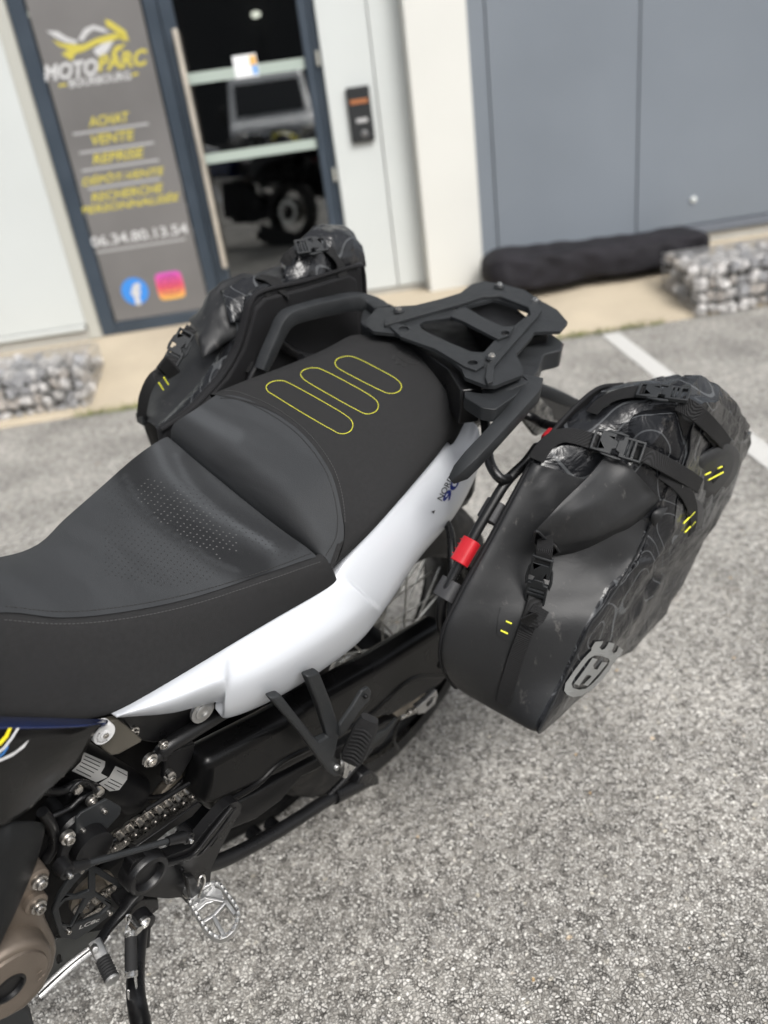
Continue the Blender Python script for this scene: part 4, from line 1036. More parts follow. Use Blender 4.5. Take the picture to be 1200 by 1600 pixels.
lathe('brake_disc', WC - Vector((0, .085, 0)), (0, 1, 0), [(0, .13), (.005, .13), (.005, .09), (0, .09)], M_spoke, wheel, n=48, cap=False)
for i in range(36):
    t = 2 * math.pi * i / 36; sgn = 1 if i % 2 else -1; tw = .55 if (i // 2) % 2 else -.55
    a = WC + Vector((.05 * math.cos(t + tw), sgn * .045, .05 * math.sin(t + tw))); b = WC + Vector((.228 * math.cos(t), sgn * .012, .228 * math.sin(t)))
    V, Fc = sweep([a, b], circ(.0021, 6)); obj('spoke', V, Fc, M_spoke, wheel)
sp = []
for k in range(168):
    t = 2 * math.pi * k / 168; r = .112 + (.006 if k % 4 in (1, 2) else -.003); sp.append((r * math.cos(t), .335 + r * math.sin(t)))
sprk = prism('rear_sprocket', sp, [[(.062 * math.cos(t), .335 + .062 * math.sin(t)) for t in np.linspace(0, 2 * math.pi, 24, endpoint=False)]], YF(.108), .006, M_rust, wheel, bevel=0)

# ---- swingarm
YS = .155
sw = plateY('swingarm', [(322, 1194), (430, 1136), (560, 1060), (600, 1038), (660, 1000), (700, 975), (712, 1010), (708, 1050), (690, 1072), (650, 1098), (612, 1122), (596, 1124), (560, 1142), (500, 1180), (440, 1212), (380, 1240), (330, 1262), (311, 1262), (318, 1235)], YS, .055, M_arm, bike, bevel=.017, seg=5)
box('swingarm_brace', (.42, 0, .42), (.14, .20, .10), M_arm, sw, bevel=.02)
plateY('swingarm', [(322, 1194), (430, 1136), (560, 1060), (700, 975), (700, 1050), (560, 1142), (440, 1212), (330, 1262)], -.10, .05, M_arm, bike, bevel=.010)
# sculpted rib and pocket on the arm
tube('arm_rib', [P(338, 1262, y=YS - .001), P(400, 1226, y=YS - .001), P(440, 1190, y=YS - .001), P(500, 1160, y=YS - .001), P(575, 1118, y=YS - .001), P(640, 1062, y=YS - .001), P(690, 1056, y=YS - .001)], .0055, M_arm, sw, n=8)
ax = plateY('axle_block', [(652, 1106), (668, 1092), (682, 1078), (684, 1086), (680, 1100), (664, 1114), (654, 1116)], YS + .006, .012, M_alu, sw, bevel=.001, holes=[[(666, 1100), (676, 1090), (678, 1096), (669, 1106)]])
for px, py in ((640, 1113), (648, 1110)): bolt(P(px, py, y=YS + .004), (0, 1, 0), .006, M_steel, sw)
tube('adjuster_screw', [P(625, 1122, y=YS + .002), P(652, 1110, y=YS + .002)], .004, M_steel, sw, n=8)
# lower chain guard and slider
plateY('chain_guard', [(330, 1290), (352, 1262), (400, 1240), (440, 1216), (500, 1184), (560, 1150), (612, 1124), (625, 1122), (600, 1160), (572, 1180), (520, 1190), (470, 1215), (440, 1250), (400, 1280), (350, 1300)], YS - .012, .02, M_plastic2, sw, bevel=.003)
plateY('chain_guard_fin', [(582, 1150), (604, 1140), (621, 1122), (612, 1140), (600, 1150), (582, 1164), (572, 1165)], YS + .004, .006, M_plastic, sw, bevel=.001)
tube('brake_line_guard', [P(628, 1120, y=.13), P(618, 1140, y=.13), P(616, 1158, y=.125), P(622, 1170, y=.12)], .003, M_frame, sw, n=8)

# ---- rear shock with labels
sa, sb = P(78, 1168, y=.075), P(205, 1240, y=.075)
shock = tube('rear_shock', [sa, sb], .030, M_black, bike, n=40)
Vs, Fs = sweep([sa, sb], circ(.0302, 64)); bvh_sh = mkbvh(Vs, Fs)
decal('shock_label', [(130, 1175), (164, 1190), (163, 1198), (157, 1208), (168, 1214), (150, 1222), (112, 1204), (126, 1190)], [], bvh_sh, M_label, shock, off=.0005, cuts=3)
decal('shock_label', [(180, 1197), (199, 1206), (198, 1218), (186, 1234), (171, 1236), (154, 1224), (170, 1214)], [], bvh_sh, M_label, shock, off=.0005, cuts=3)
for k, (a, b) in enumerate((((132, 1181), (158, 1193)), ((130, 1186), (156, 1198)), ((127, 1191), (152, 1203)), ((124, 1196), (146, 1207)), ((119, 1202), (142, 1213)))):
    stitches('label_print', [a, ((a[0] + b[0]) / 2, (a[1] + b[1]) / 2), b], bvh_sh, M_ink, shock, r=.0006, dash=.004, gap=.0012, off=.0008)
for k, (a, b) in enumerate((((182, 1204), (197, 1212)), ((172, 1217), (190, 1226)), ((168, 1221), (187, 1230)), ((163, 1225), (180, 1234)))):
    stitches('label_print', [a, ((a[0] + b[0]) / 2, (a[1] + b[1]) / 2), b], bvh_sh, M_ink, shock, r=.0006, dash=.003, gap=.0012, off=.0008)
# ---- frame pieces behind the fairing
plateY('subframe_plate', [(172, 1120), (350, 1096), (346, 1120), (300, 1150), (262, 1158), (240, 1162), (218, 1158), (190, 1128)], .125, .02, M_frame, bike, bevel=.004)
fb = plateY('preload_bracket', [(152, 1132), (184, 1124), (200, 1136), (223, 1156), (220, 1160), (186, 1179), (174, 1181), (160, 1170), (148, 1156)], .140, .010, M_bracket, bike, bevel=.003)
p = P(163, 1147, y=.150); kn = lathe('preload_knob', p - Vector((0, .012, 0)), (0, 1, 0), [(0, .0145), (.012, .0145), (.013, .0138), (.013, .006), (.015, .006), (.0155, .004), (.012, .0035), (.012, .00001)], M_whp, fb, n=32)
P3, Fc, _, _ = textmesh('preload', 1, 0, 0); 
V = []
for u, v in P3:
    ang = rad(-20 + 150 * (-(u)) ) ; r_ = .0101 + v * .0035; V.append(p + Vector((math.cos(ang) * r_, .0014, math.sin(ang) * r_)))
obj('knob_print', V, Fc, M_ink, kn, smooth=False)
bolt(p + Vector((0, .0005, 0)), (0, 1, 0), .0055, M_steel, kn, washer=False)
bolt(P(209, 1144, y=.127), (0, 1, 0), .0075, M_steel, bike); bolt(P(317, 1111, y=.150), (0, 1, 0), .0175, M_alu, bike, h=.004)
st = tube('subframe_tube', [P(250, 1180, y=.135), P(262, 1166, y=.138), P(300, 1142, y=.138), P(360, 1106, y=.135), P(420, 1075, y=.13)], .0115, M_frame, bike, n=16)
tube('tube_end', [P(236, 1189, y=.138), P(252, 1177, y=.138), P(262, 1168, y=.138)], [.010, .0075, .0115], M_frame, st, n=14)
bolt(P(235, 1188, y=.150), (0, 1, 0), .0095, M_steel, st); bolt(P(256, 1164, y=.150), (0, 1, 0), .006, M_steel, st)
plateY('link_plate', [(262, 1176), (306, 1162), (300, 1185), (282, 1215), (268, 1226), (256, 1218), (258, 1190)], .128, .010, M_frame, bike, bevel=.002)
bolt(P(266, 1216, y=.133), (0, 1, 0), .0085, M_steel, bike)
tube('brake_pipe', [P(384, 1118, y=.05), P(378, 1145, y=.05), P(360, 1185, y=.05), P(350, 1215, y=.05)], .004, M_frame, bike, n=8)
plateY('inner_fender', [(300, 1150), (360, 1105), (480, 1060), (480, 1120), (380, 1165), (330, 1200), (290, 1215)], .06, .06, M_black, bike, bevel=.01)
plateY('exhaust_shield', [(255, 1240), (300, 1190), (318, 1180), (312, 1220), (285, 1245), (255, 1262), (240, 1262)], .03, .02, M_rust, bike, bevel=.004)
plateY('rear_engine_case', [(40, 1120), (180, 1110), (420, 1080), (480, 1060), (470, 1120), (340, 1215), (300, 1262), (262, 1300), (215, 1345), (60, 1370)], -.02, .05, M_black, bike, bevel=.01)
# dark lug casting with pivot
lug = lathe('link_lug', P(90, 1262, y=.08), (0, 1, 0), [(0, .030), (.05, .030), (.055, .026), (.09, .026), (.092, .022)], M_frame, bike, n=28)
bolt(P(106, 1309, y=.165), (0, 1, 0), .0085, M_steel, lug, h=.010)
lathe('bush', P(104, 1300, y=.11), (0, 1, 0), [(0, .020), (.045, .020), (.05, .016), (.052, .010)], M_frame, lug, n=28)
pb = plateY('sensor_plate', [(119, 1279), (128, 1270), (167, 1249), (190, 1262), (188, 1273), (168, 1295), (142, 1316), (119, 1311)], .150, .004, M_plastic, bike, bevel=.001, r=.002)
bolt(P(163, 1267, y=.152), (0, 1, 0), .0045, M_steel, pb, washer=False); bolt(P(130, 1298, y=.152), (0, 1, 0), .0045, M_steel, pb, washer=False)
bolt(P(144, 1252, y=.14), (0, 1, 0), .007, M_steel, bike)
plateY('hose_clamp', [(108, 1240), (150, 1232), (172, 1244), (150, 1262), (120, 1275), (100, 1268)], .11, .05, M_black, bike, bevel=.006)

for L, r_, y_ in (([(20, 1210), (60, 1232), (96, 1236), (120, 1225), (150, 1232)], .006, .12), ([(60, 1300), (78, 1278), (110, 1262), (130, 1245), (160, 1240)], .0045, .13), ([(70, 1345), (84, 1320), (80, 1290), (66, 1268)], .007, .15),
     ([(95, 1345), (120, 1330), (150, 1325), (180, 1312)], .004, .14), ([(205, 1240), (236, 1246), (262, 1240), (290, 1215)], .004, .07), ([(110, 1236), (124, 1222), (140, 1224), (150, 1236)], .003, .145)):
    tube('hose', [P(a, b, y=y_) for a, b in L], r_, M_frame, bike, n=10)
for px, py in ((118, 1230), (84, 1318), (152, 1234), (262, 1206)): lathe('hose_fitting', P(px, py, y=.14), (0, 1, 0), [(0, .006), (.008, .006), (.009, .004)], M_steel, bike, n=6)
# ---- chain
def link_mesh(kind, L=.0159):
    parts = []; yo = .0105 if kind == 'outer' else .0075; th = .0022; hh = .0078
    for s in (-1, 1):
        o2 = [];
        for k in range(20):
            t = 2 * math.pi * k / 20; c_, s_ = math.cos(t), math.sin(t); x = (L / 2 if c_ >= 0 else -L / 2) + hh * c_; z = hh * s_
            z *= (1 - .22 * math.exp(-(x / .004) ** 2)); o2.append((x, z))
        nn_ = len(o2); V = [(x, s * yo + th / 2, z) for x, z in o2] + [(x, s * yo - th / 2, z) for x, z in o2]
        Fc = [tuple(range(nn_)), tuple(range(nn_, 2 * nn_))[::-1]] + [(k, (k + 1) % nn_, (k + 1) % nn_ + nn_, k + nn_) for k in range(nn_)]
        parts.append((V, Fc))
    for sx_ in (-L / 2, L / 2):
        if kind == 'outer':
            V, Fc = sweep([Vector((sx_, -.0128, 0)), Vector((sx_, .0128, 0))], circ(.0026, 10)); parts.append((V, Fc))
        else:
            V, Fc = sweep([Vector((sx_, -.0062, 0)), Vector((sx_, .0062, 0))], circ(.0052, 12)); parts.append((V, Fc))
    V, Fc = unionmesh(parts); me = bpy.data.meshes.new('chain_link'); me.from_pydata([tuple(v) for v in V], [], Fc); me.materials.append(M_link); me.materials.append(M_steel)
    bm = bmesh.new(); bm.from_mesh(me); bmesh.ops.recalc_face_normals(bm, faces=bm.faces); bm.to_mesh(me); bm.free()
    me.polygons.foreach_set('use_smooth', [True] * len(me.polygons)); me.set_sharp_from_angle(angle=rad(30))
    for i_, p_ in enumerate(me.polygons): p_.material_index = 1 if i_ >= 44 else 0
    return me
lk = [link_mesh('outer'), link_mesh('inner')]
YC = .124
def chain_run(p0, p1, sc=1.0):
    a = P(*p0, y=YC); b = P(*p1, y=YC); n = int((b - a).length / .0159); d = (b - a).normalized(); ang = math.atan2(d.z, d.x)
    for i in range(n):
        o = bpy.data.objects.new('chain_link', lk[i % 2]); COL.objects.link(o); o.parent = bike; o.location = a + d * .0159 * (i + .5); o.rotation_euler = (0, -ang, 0)
chain_run((140, 1341), (345, 1206)); chain_run((128, 1428), (250, 1350)); 
plateY('chain_slider', [(205, 1318), (222, 1296), (232, 1290), (262, 1268), (310, 1232), (318, 1240), (296, 1262), (270, 1280), (232, 1312), (214, 1322)], .092, .03, M_plastic2, bike, bevel=.003)
plateY('chain_slider_edge', [(212, 1324), (255, 1294), (311, 1254), (316, 1258), (300, 1276), (262, 1300), (226, 1330)], .146, .004, M_plastic2, bike, bevel=.001)
tube('slider_bead', [P(228, 1266, y=.125), P(296, 1224, y=.125)], .003, M_plastic2, bike, n=8)

# ---- front sprocket cover with cut-outs
scv = plateY('sprocket_cover', [(92, 1400), (110, 1372), (124, 1362), (140, 1352), (156, 1358), (190, 1380), (200, 1398), (186, 1424), (170, 1432), (140, 1456), (118, 1470), (96, 1466), (88, 1445), (82, 1425)], .152, .006, M_plastic, bike, bevel=.0015, seg=2,
     holes=[[(104, 1398), (116, 1382), (128, 1368), (140, 1360), (140, 1392), (120, 1400)], [(150, 1394), (150, 1366), (186, 1388), (178, 1412)], [(92, 1420), (102, 1408), (134, 1404), (112, 1448), (98, 1444)], [(118, 1444), (140, 1408), (148, 1402), (170, 1418), (160, 1428), (132, 1440)]])
textsnap_b = mkbvh([P(60, 1340, y=.1523), P(240, 1340, y=.1523), P(240, 1500, y=.1523), P(60, 1500, y=.1523)], [(0, 1, 2, 3)])
textsnap('cover_lettering', 'LC8c', (122, 1450), (156, 1436), 5, textsnap_b, M_label, scv, off=.0003, shear=.4, bold=.02)
for px, py in ((127, 1360), (171, 1426), (107, 1455)): bolt(P(px, py, y=.154), (0, 1, 0), .0045, M_steel, scv, washer=False)
fs = lathe('front_sprocket', P(142, 1392, y=.095), (0, 1, 0), [(0, .034), (.006, .034), (.006, .022), (.016, .020), (.018, .012)], M_rust, bike, n=36)
box('front_chain_case', tuple(P(140, 1410, y=.04)), (.16, .03, .14), M_black, bike, bevel=.01)

# ---- bronze engine cover
ec = plateY('engine_cover', [(-40, 1300), (40, 1345), (54, 1346), (60, 1362), (64, 1392), (76, 1440), (90, 1470), (93, 1486), (88, 1510), (72, 1545), (40, 1580), (10, 1596), (-60, 1620)], .195, .07, M_bronze, bike, bevel=.010, seg=4)
cc = P(15, 1546, y=.225); rr_ = (P(86, 1494, y=.225) - cc).length
lathe('round_cover', cc - Vector((0, .035, 0)), (0, 1, 0), [(0, rr_ * 1.06), (.022, rr_ * 1.03), (.028, rr_ * .98), (.030, rr_ * .93), (.0305, rr_ * .86), (.034, rr_ * .84), (.0345, rr_ * .34)], M_bronze, ec, n=64, cap=False)
pl = lathe('inspection_plug', cc - Vector((0, .004, 0)), (0, 1, 0), [(0, rr_ * .36), (.004, rr_ * .36), (.0045, rr_ * .30), (-.002, rr_ * .26), (-.002, rr_ * .14), (-.008, rr_ * .12), (-.008, .0001)], M_plastic2, ec, n=40)
for px, py in ((62, 1378), (60, 1417)):
    q = P(px, py, y=.205); bolt(q, (0, 1, 0), .0085, M_steel, ec, h=.009)
    lathe('bolt_boss', q - Vector((0, .03, 0)), (0, 1, 0), [(0, .014), (.026, .0135), (.027, .012)], M_bronze, ec, n=20)
bar('cover_mark', [P(58, 1522, y=.2262), P(66, 1516, y=.2262)], .0012, .001, .0003, M_bronze, ec, up=(0, 1, 0)); bar('cover_mark', [P(60, 1532, y=.2262), P(70, 1522, y=.2262)], .0012, .001, .0003, M_bronze, ec, up=(0, 1, 0)); bar('cover_mark', [P(62, 1520, y=.2262), P(65, 1527, y=.2262)], .0012, .001, .0003, M_bronze, ec, up=(0, 1, 0))

# ---- navy/black fairing panels
M_fblk = mat('brushed black fairing', (.004, .004, .004), .22, spec=.35, coat=.15, var=(18, .3))
YP = .185
def fair(name, rws, m, parent, solid=.004):
    V, Fc, _, _ = gridmesh([[P(a, b, y=y) for a, b, y in r] for r in rws], 6, 6); o = obj(name, V, Fc, m, parent, auto=False, solid=solid); return o, mkbvh(V, Fc)
fp, bvh_f = fair('side_fairing', [[(-60, 1138, .195), (0, 1138, .192), (60, 1137, .186), (120, 1135, .178), (160, 1131, .168)],
      [(-60, 1160, .205), (0, 1165, .204), (50, 1162, .197), (105, 1156, .188), (146, 1150, .176)],
      [(-60, 1200, .212), (0, 1200, .210), (40, 1200, .204), (88, 1194, .194), (124, 1188, .182)],
      [(-60, 1245, .214), (0, 1243, .212), (30, 1238, .208), (64, 1228, .198), (96, 1216, .188)],
      [(-60, 1310, .214), (0, 1292, .212), (22, 1280, .209), (46, 1264, .202), (62, 1250, .195)]], M_fblk, bike)
o, _ = fair('fairing_rim', [[(-60, 1118, .150), (0, 1119, .150), (80, 1121, .148), (140, 1123, .143), (166, 1123, .138)],
      [(-60, 1124, .172), (0, 1125, .172), (80, 1127, .168), (140, 1128, .158), (169, 1127, .148)],
      [(-60, 1134, .192), (0, 1134, .190), (70, 1134, .184), (130, 1132, .174), (165, 1129, .162)],
      [(-60, 1140, .196), (0, 1139, .193), (66, 1138, .187), (124, 1136, .178), (160, 1132, .168)]], M_navy, fp)
o2, _ = fair('lower_fairing', [[(-60, 1300, .200), (0, 1290, .200), (22, 1284, .200), (50, 1283, .196), (66, 1286, .188)],
      [(-60, 1330, .214), (0, 1330, .214), (22, 1322, .212), (48, 1310, .205), (70, 1298, .192)],
      [(-60, 1400, .222), (0, 1400, .222), (14, 1385, .220), (34, 1362, .212), (60, 1338, .196)],
      [(-60, 1460, .226), (-6, 1460, .226), (6, 1442, .224), (24, 1410, .216), (46, 1376, .202)],
      [(-60, 1540, .226), (-20, 1520, .226), (-6, 1490, .226), (4, 1468, .222), (20, 1436, .208)]], mat('matte black fairing', (.006, .0065, .007), .5, spec=.3, bump=(900, .2), var=(20, .15)), bike)
decal('fairing_stripe', [(-20, 1168), (-4, 1160), (6, 1150), (12, 1138), (17, 1138), (11, 1152), (0, 1164), (-20, 1173)], [], bvh_f, M_yelp, fp)
decal('fairing_stripe', [(-10, 1178), (4, 1167), (16, 1152), (25, 1138), (29, 1138), (19, 1154), (6, 1170), (-10, 1182)], [], bvh_f, M_whp, fp)
decal('fairing_stripe', [(-20, 1190), (2, 1184), (22, 1174), (44, 1156), (36, 1168), (18, 1181), (0, 1189), (-20, 1195)], [], bvh_f, M_whp, fp)
decal('fairing_stripe', [(-10, 1186), (2, 1176), (11, 1164), (12, 1167), (4, 1179), (-10, 1189)], [], bvh_f, M_blu, fp)

# ---- shift linkage
bj = P(102, 1359, y=.205); bk = P(291, 1306, y=.205)
sr = tube('shift_rod', [bj.lerp(bk, .12), bj.lerp(bk, .86)], .0042, M_plastic, bike, n=6, smoothpath=False)
tube('rod_end', [bj, bj.lerp(bk, .16)], [.008, .006], M_frame, sr, n=12); tube('rod_end', [bk, bk.lerp(bj, .18)], [.009, .006], M_frame, sr, n=12)
for q in (bj, bk): lathe('ball_joint', q - Vector((0, .012, 0)), (0, 1, 0), [(0, .010), (.008, .0105), (.018, .009), (.019, .006), (.022, .0055)], M_frame, sr, n=20); bolt(q + Vector((0, .008, 0)), (0, 1, 0), .0045, M_chrome, sr, h=.006)
bar('shift_arm', [P(106, 1312, y=.16), P(98, 1335, y=.165), P(101, 1358, y=.17)], [.018, .012, .016], .010, .003, M_frame, sr, up=(0, 1, 0))
# ---- footrest casting
fo = [(201, 1366), (206, 1350), (218, 1340), (236, 1337), (262, 1338), (300, 1323), (322, 1296), (349, 1265), (360, 1256), (371, 1252), (378, 1258), (376, 1270), (358, 1300), (341, 1334), (330, 1357), (328, 1384), (320, 1386), (312, 1372), (304, 1378), (306, 1396), (302, 1410), (292, 1412), (284, 1402), (262, 1404), (240, 1402), (222, 1400), (206, 1388)]
pegb = plateY('footrest_bracket', fo, .205, .016, M_frame, bike, bevel=.0035, seg=3, r=.003, holes=[[(326, 1316), (338, 1302), (342, 1306), (330, 1324)]])
cr_ = P(232, 1367, y=.210); lathe('pivot_ring', cr_ - Vector((0, .022, 0)), (0, 1, 0), [(0, .031), (.022, .030), (.025, .028), (.026, .022), (.023, .0195), (.002, .018), (.002, .0001)], M_frame, pegb, n=40, cap=False)
bar('bracket_rib', [P(252, 1352, y=.208), P(282, 1344, y=.209), P(304, 1334, y=.209), P(330, 1302, y=.209), P(362, 1262, y=.209)], .008, .006, .002, M_frame, pegb, up=(0, 1, 0))
bar('bracket_rib', [P(296, 1338, y=.209), P(316, 1332, y=.209), P(345, 1296, y=.209), P(368, 1262, y=.209)], .004, .004, .001, M_frame, pegb, up=(0, 1, 0))
bolt(P(291, 1398, y=.21), (0, 1, 0), .0055, M_steel, pegb, washer=False); bolt(P(284, 1358, y=.206), (0, 1, 0), .004, M_black, pegb, washer=False)
# gear lever below the bracket
bar('shift_lever', [P(216, 1394, y=.20), P(204, 1408, y=.202), P(192, 1424, y=.204), P(180, 1438, y=.206), P(168, 1452, y=.21), P(156, 1470, y=.218), P(150, 1478, y=.222)], [.014, .012, .010, .010, .010, .010, .009], [.018, .016, .014, .012, .012, .012, .012], .003, M_frame, bike, up=(0, 1, 0))
a = P(150, 1477, y=.225); b = P(176, 1532, y=.275)
pg = bar('shift_peg', [a + (a - b) * .05, a.lerp(b, .42)], [.016, .016], .018, .004, M_alu, bike, up=(0, 0, 1)); bolt(P(148, 1482, y=.236), (.2, 1, .6), .0055, M_alu, pg, washer=False, socket=False)
rib = []
for k in range(17): t = .36 + .60 * k / 16; rib.append((t, .0092 if k % 2 else .0078))
L_ = (b - a).length; lathe('peg_rubber', a, b - a, [(t * L_, r) for t, r in rib], M_rubber, pg, n=20); lathe('peg_tip', a.lerp(b, .955), b - a, [(0, .0088), (.002, .0088), (.003, .0076), (.003, .0001)], M_alu, pg, n=20)
# ---- rider footpeg: toothed open platform
zf = P(300, 1400, y=.222).z
fpx = [(297, 1411), (303, 1402), (312, 1393), (322, 1386), (334, 1382), (346, 1387), (357, 1402), (370, 1420), (372, 1434), (367, 1450), (360, 1460), (348, 1467), (338, 1466), (328, 1460), (316, 1444), (304, 1424)]
F3 = [P(a, b, z=zf) for a, b in fpx]; loop = cr(F3, 5, True)
Vv, Ff = sweep(loop, rrect(.0055, .012, .001, 1), up=(0, 0, 1), closed=True); fpg = obj('footpeg', Vv, Ff, M_alu, bike)
parts = []
LL = resample(loop + [loop[0]], .009)
for q in LL[:-1]:
    V, Fc = sweep([q + Vector((0, 0, .004)), q + Vector((0, 0, .009))], lambda t: rrect(.0048 - .002 * t, .0055 - .003 * t, .0005, 1), up=(1, 0, 0)); parts.append((V, Fc))
V, Fc = unionmesh(parts); obj('footpeg_teeth', V, Fc, M_chrome, fpg)
for L in ([(300, 1418), (320, 1404), (352, 1410)], [(352, 1410), (368, 1430)], [(320, 1404), (334, 1386)], [(318, 1442), (334, 1432), (352, 1412)], [(334, 1434), (350, 1464)]):
    bar('footpeg_rib', [P(x_, y_, z=zf - .001) for x_, y_ in L], .0055, .009, .001, M_alu, fpg, sp=False)
q5 = [P(a_, b_, z=zf + .001) for a_, b_ in ((299, 1412), (310, 1396), (330, 1384), (346, 1390), (350, 1404), (322, 1412), (306, 1426))]; prism('footpeg_web', [(q.x, q.y) for q in q5], [], ZF(zf + .001), .004, M_alu, fpg, bevel=.001)
lathe('peg_pivot', P(304, 1398, z=zf - .006), (0, 1, .1), [(-.02, .010), (.02, .010), (.022, .007)], M_alu, fpg, n=20)
tube('return_spring', [P(309, 1384, y=.235), P(312, 1372, y=.235), P(318, 1368, y=.235), P(320, 1376, y=.235), P(315, 1390, y=.235), P(310, 1402, y=.235)], .0016, M_steel, fpg, n=8)
plateY('peg_clevis', [(292, 1372), (304, 1370), (318, 1386), (322, 1400), (310, 1412), (300, 1408)], .228, .012, M_frame, pegb, bevel=.002)
# ---- side stand and springs
ss = tube('side_stand', [P(222, 1430, y=.20), P(216, 1470, y=.235), P(212, 1520, y=.27), P(213, 1560, y=.30), P(220, 1600, y=.33), P(232, 1680, y=.40)], [.011, .011, .011, .0115, .012, .012], M_frame, bike, n=16)
lathe('stand_pivot', P(225, 1443, y=.222), (0, 1, 0), [(-.014, .015), (.004, .015), (.005, .013)], M_frame, ss, n=24); bolt(P(225, 1443, y=.229), (0, 1, 0), .0085, M_chrome, ss, h=.004)
bar('stand_lug', [P(225, 1448, y=.222), P(223, 1480, y=.232)], .016, .012, .003, M_frame, ss, up=(0, 1, 0))
s0_, s1_ = P(204, 1446, y=.245), P(205, 1536, y=.292)
def helix(a, b, r, turns, n=10):
    ax_ = (b - a).normalized(); u = ax_.orthogonal().normalized(); v = ax_.cross(u); return [a.lerp(b, k / (turns * n)) + (u * math.cos(2 * math.pi * k / n) + v * math.sin(2 * math.pi * k / n)) * r for k in range(turns * n + 1)]
tube('spring_sleeve', [s0_.lerp(s1_, .18), s0_.lerp(s1_, .82)], .0075, M_rubber, ss, n=16)
tube('spring_coil', helix(s0_.lerp(s1_, .10), s0_.lerp(s1_, .20), .0068, 4), .0013, M_chrome, ss, n=6, smoothpath=False)
tube('spring_coil', helix(s0_.lerp(s1_, .80), s0_.lerp(s1_, .90), .0068, 4), .0013, M_chrome, ss, n=6, smoothpath=False)
tube('spring_hook', [s0_.lerp(s1_, .12) + Vector((.006, 0, 0)), s0_.lerp(s1_, .02) + Vector((.008, .002, .004)), P(204, 1432, y=.246), P(199, 1430, y=.246), P(196, 1437, y=.246), P(200, 1444, y=.246)], .0013, M_chrome, ss, n=8)
tube('spring_hook', [s0_.lerp(s1_, .88) + Vector((-.005, 0, 0)), P(213, 1545, y=.295), P(210, 1566, y=.30), P(202, 1560, y=.30), P(201, 1548, y=.298)], .0015, M_chrome, ss, n=8)
lathe('spring_post', P(203, 1437, y=.232), (0, 1, 0), [(0, .006), (.02, .006), (.021, .0001)], M_chrome, ss, n=16); lathe('spring_post', P(207, 1560, y=.292), (0, 1, 0), [(0, .006), (.02, .006), (.022, .004)], M_frame, ss, n=16)
plateY('stand_mount', [(190, 1420), (214, 1404), (248, 1404), (250, 1420), (234, 1434), (205, 1440), (192, 1436)], .19, .03, M_frame, bike, bevel=.003)
# ---- folded centre stand
cs = tube('centre_stand', [P(322, 1352, y=.18), P(350, 1343, y=.18), P(400, 1318, y=.18), P(455, 1286, y=.18), P(505, 1254, y=.18), P(540, 1236, y=.18), P(572, 1222, y=.18)], .0115, M_frame, bike, n=18)
tube('stand_sleeve', [P(522, 1245, y=.182), P(560, 1226, y=.182)], .0135, M_frame, cs, n=18)
plateY('stand_foot', [(566, 1212), (580, 1204), (592, 1214), (594, 1226), (570, 1234), (556, 1232)], .19, .03, M_frame, cs, bevel=.004)
tube('stand_tang', [P(500, 1256, y=.178), P(530, 1226, y=.176), P(546, 1208, y=.174), P(570, 1180, y=.172), P(578, 1170, y=.17)], .006, M_frame, cs, n=12)
tube('stand_cross_tube', [P(330, 1350, y=.17), P(330, 1350, y=-.12)], .011, M_frame, cs, n=14)
plateY('exhaust_body', [(300, 1310), (380, 1280), (520, 1200), (540, 1230), (400, 1300), (320, 1345)], -.03, .10, M_black, bike, bevel=.02)
for px, py in ((392, 1298), (420, 1285)): lathe('heat_shield_lug', P(px, py, y=.05), (0, 1, 0), [(0, .014), (.02, .014), (.022, .010)], M_black, bike, n=16)
# ---- passenger peg bracket
ppb = plateY('passenger_peg_bracket', [(423, 1092), (440, 1086), (468, 1122), (498, 1160), (514, 1152), (498, 1102), (480, 1058), (500, 1050), (518, 1096), (532, 1140), (527, 1166), (524, 1182), (540, 1204), (536, 1212), (524, 1215), (514, 1208), (497, 1184), (470, 1146)], .215, .016, M_plastic, bike, bevel=.004, seg=3)
plateY('heel_guard', [(531, 1134), (552, 1104), (566, 1080), (576, 1074), (581, 1080), (578, 1094), (562, 1112), (540, 1146), (531, 1152)], .219, .007, M_plastic, ppb, bevel=.002)
bolt(P(571, 1088, y=.221), (0, 1, 0), .005, M_plastic2, ppb, washer=False); bolt(P(526, 1199, y=.217), (0, 1, 0), .007, M_alu, ppb, washer=False, h=.003, socket=False)
a = P(545, 1196, y=.24); b = P(578, 1122, y=.262)
pp = bar('passenger_peg', [a.lerp(b, .12), a.lerp(b, .3), a.lerp(b, .8), b], [.034, .040, .038, .028], [.018, .022, .022, .014], .008, M_rubber, bike, up=(0, .3, 1))
for k in range(9):
    c = a.lerp(b, .22 + .075 * k); u = (b - a).normalized(); s_ = u.cross(Vector((0, .3, 1))).normalized(); up_ = s_.cross(u).normalized()
    tube('peg_tread', [c - s_ * .013 + up_ * .0104 - u * .003, c + up_ * .0120 + u * .004, c + s_ * .013 + up_ * .0104 - u * .003], .0018, M_rubber, pp, n=6, k=3)
plateY('peg_hinge', [(538, 1182), (548, 1186), (556, 1192), (556, 1200), (546, 1206), (542, 1217), (537, 1216), (540, 1200)], .232, .012, M_chrome, pp, bevel=.0015)
tube('hinge_clip', [P(549, 1204, y=.236), P(556, 1196, y=.24), P(558, 1188, y=.24), P(552, 1184, y=.238)], .0014, M_chrome, pp, n=6)
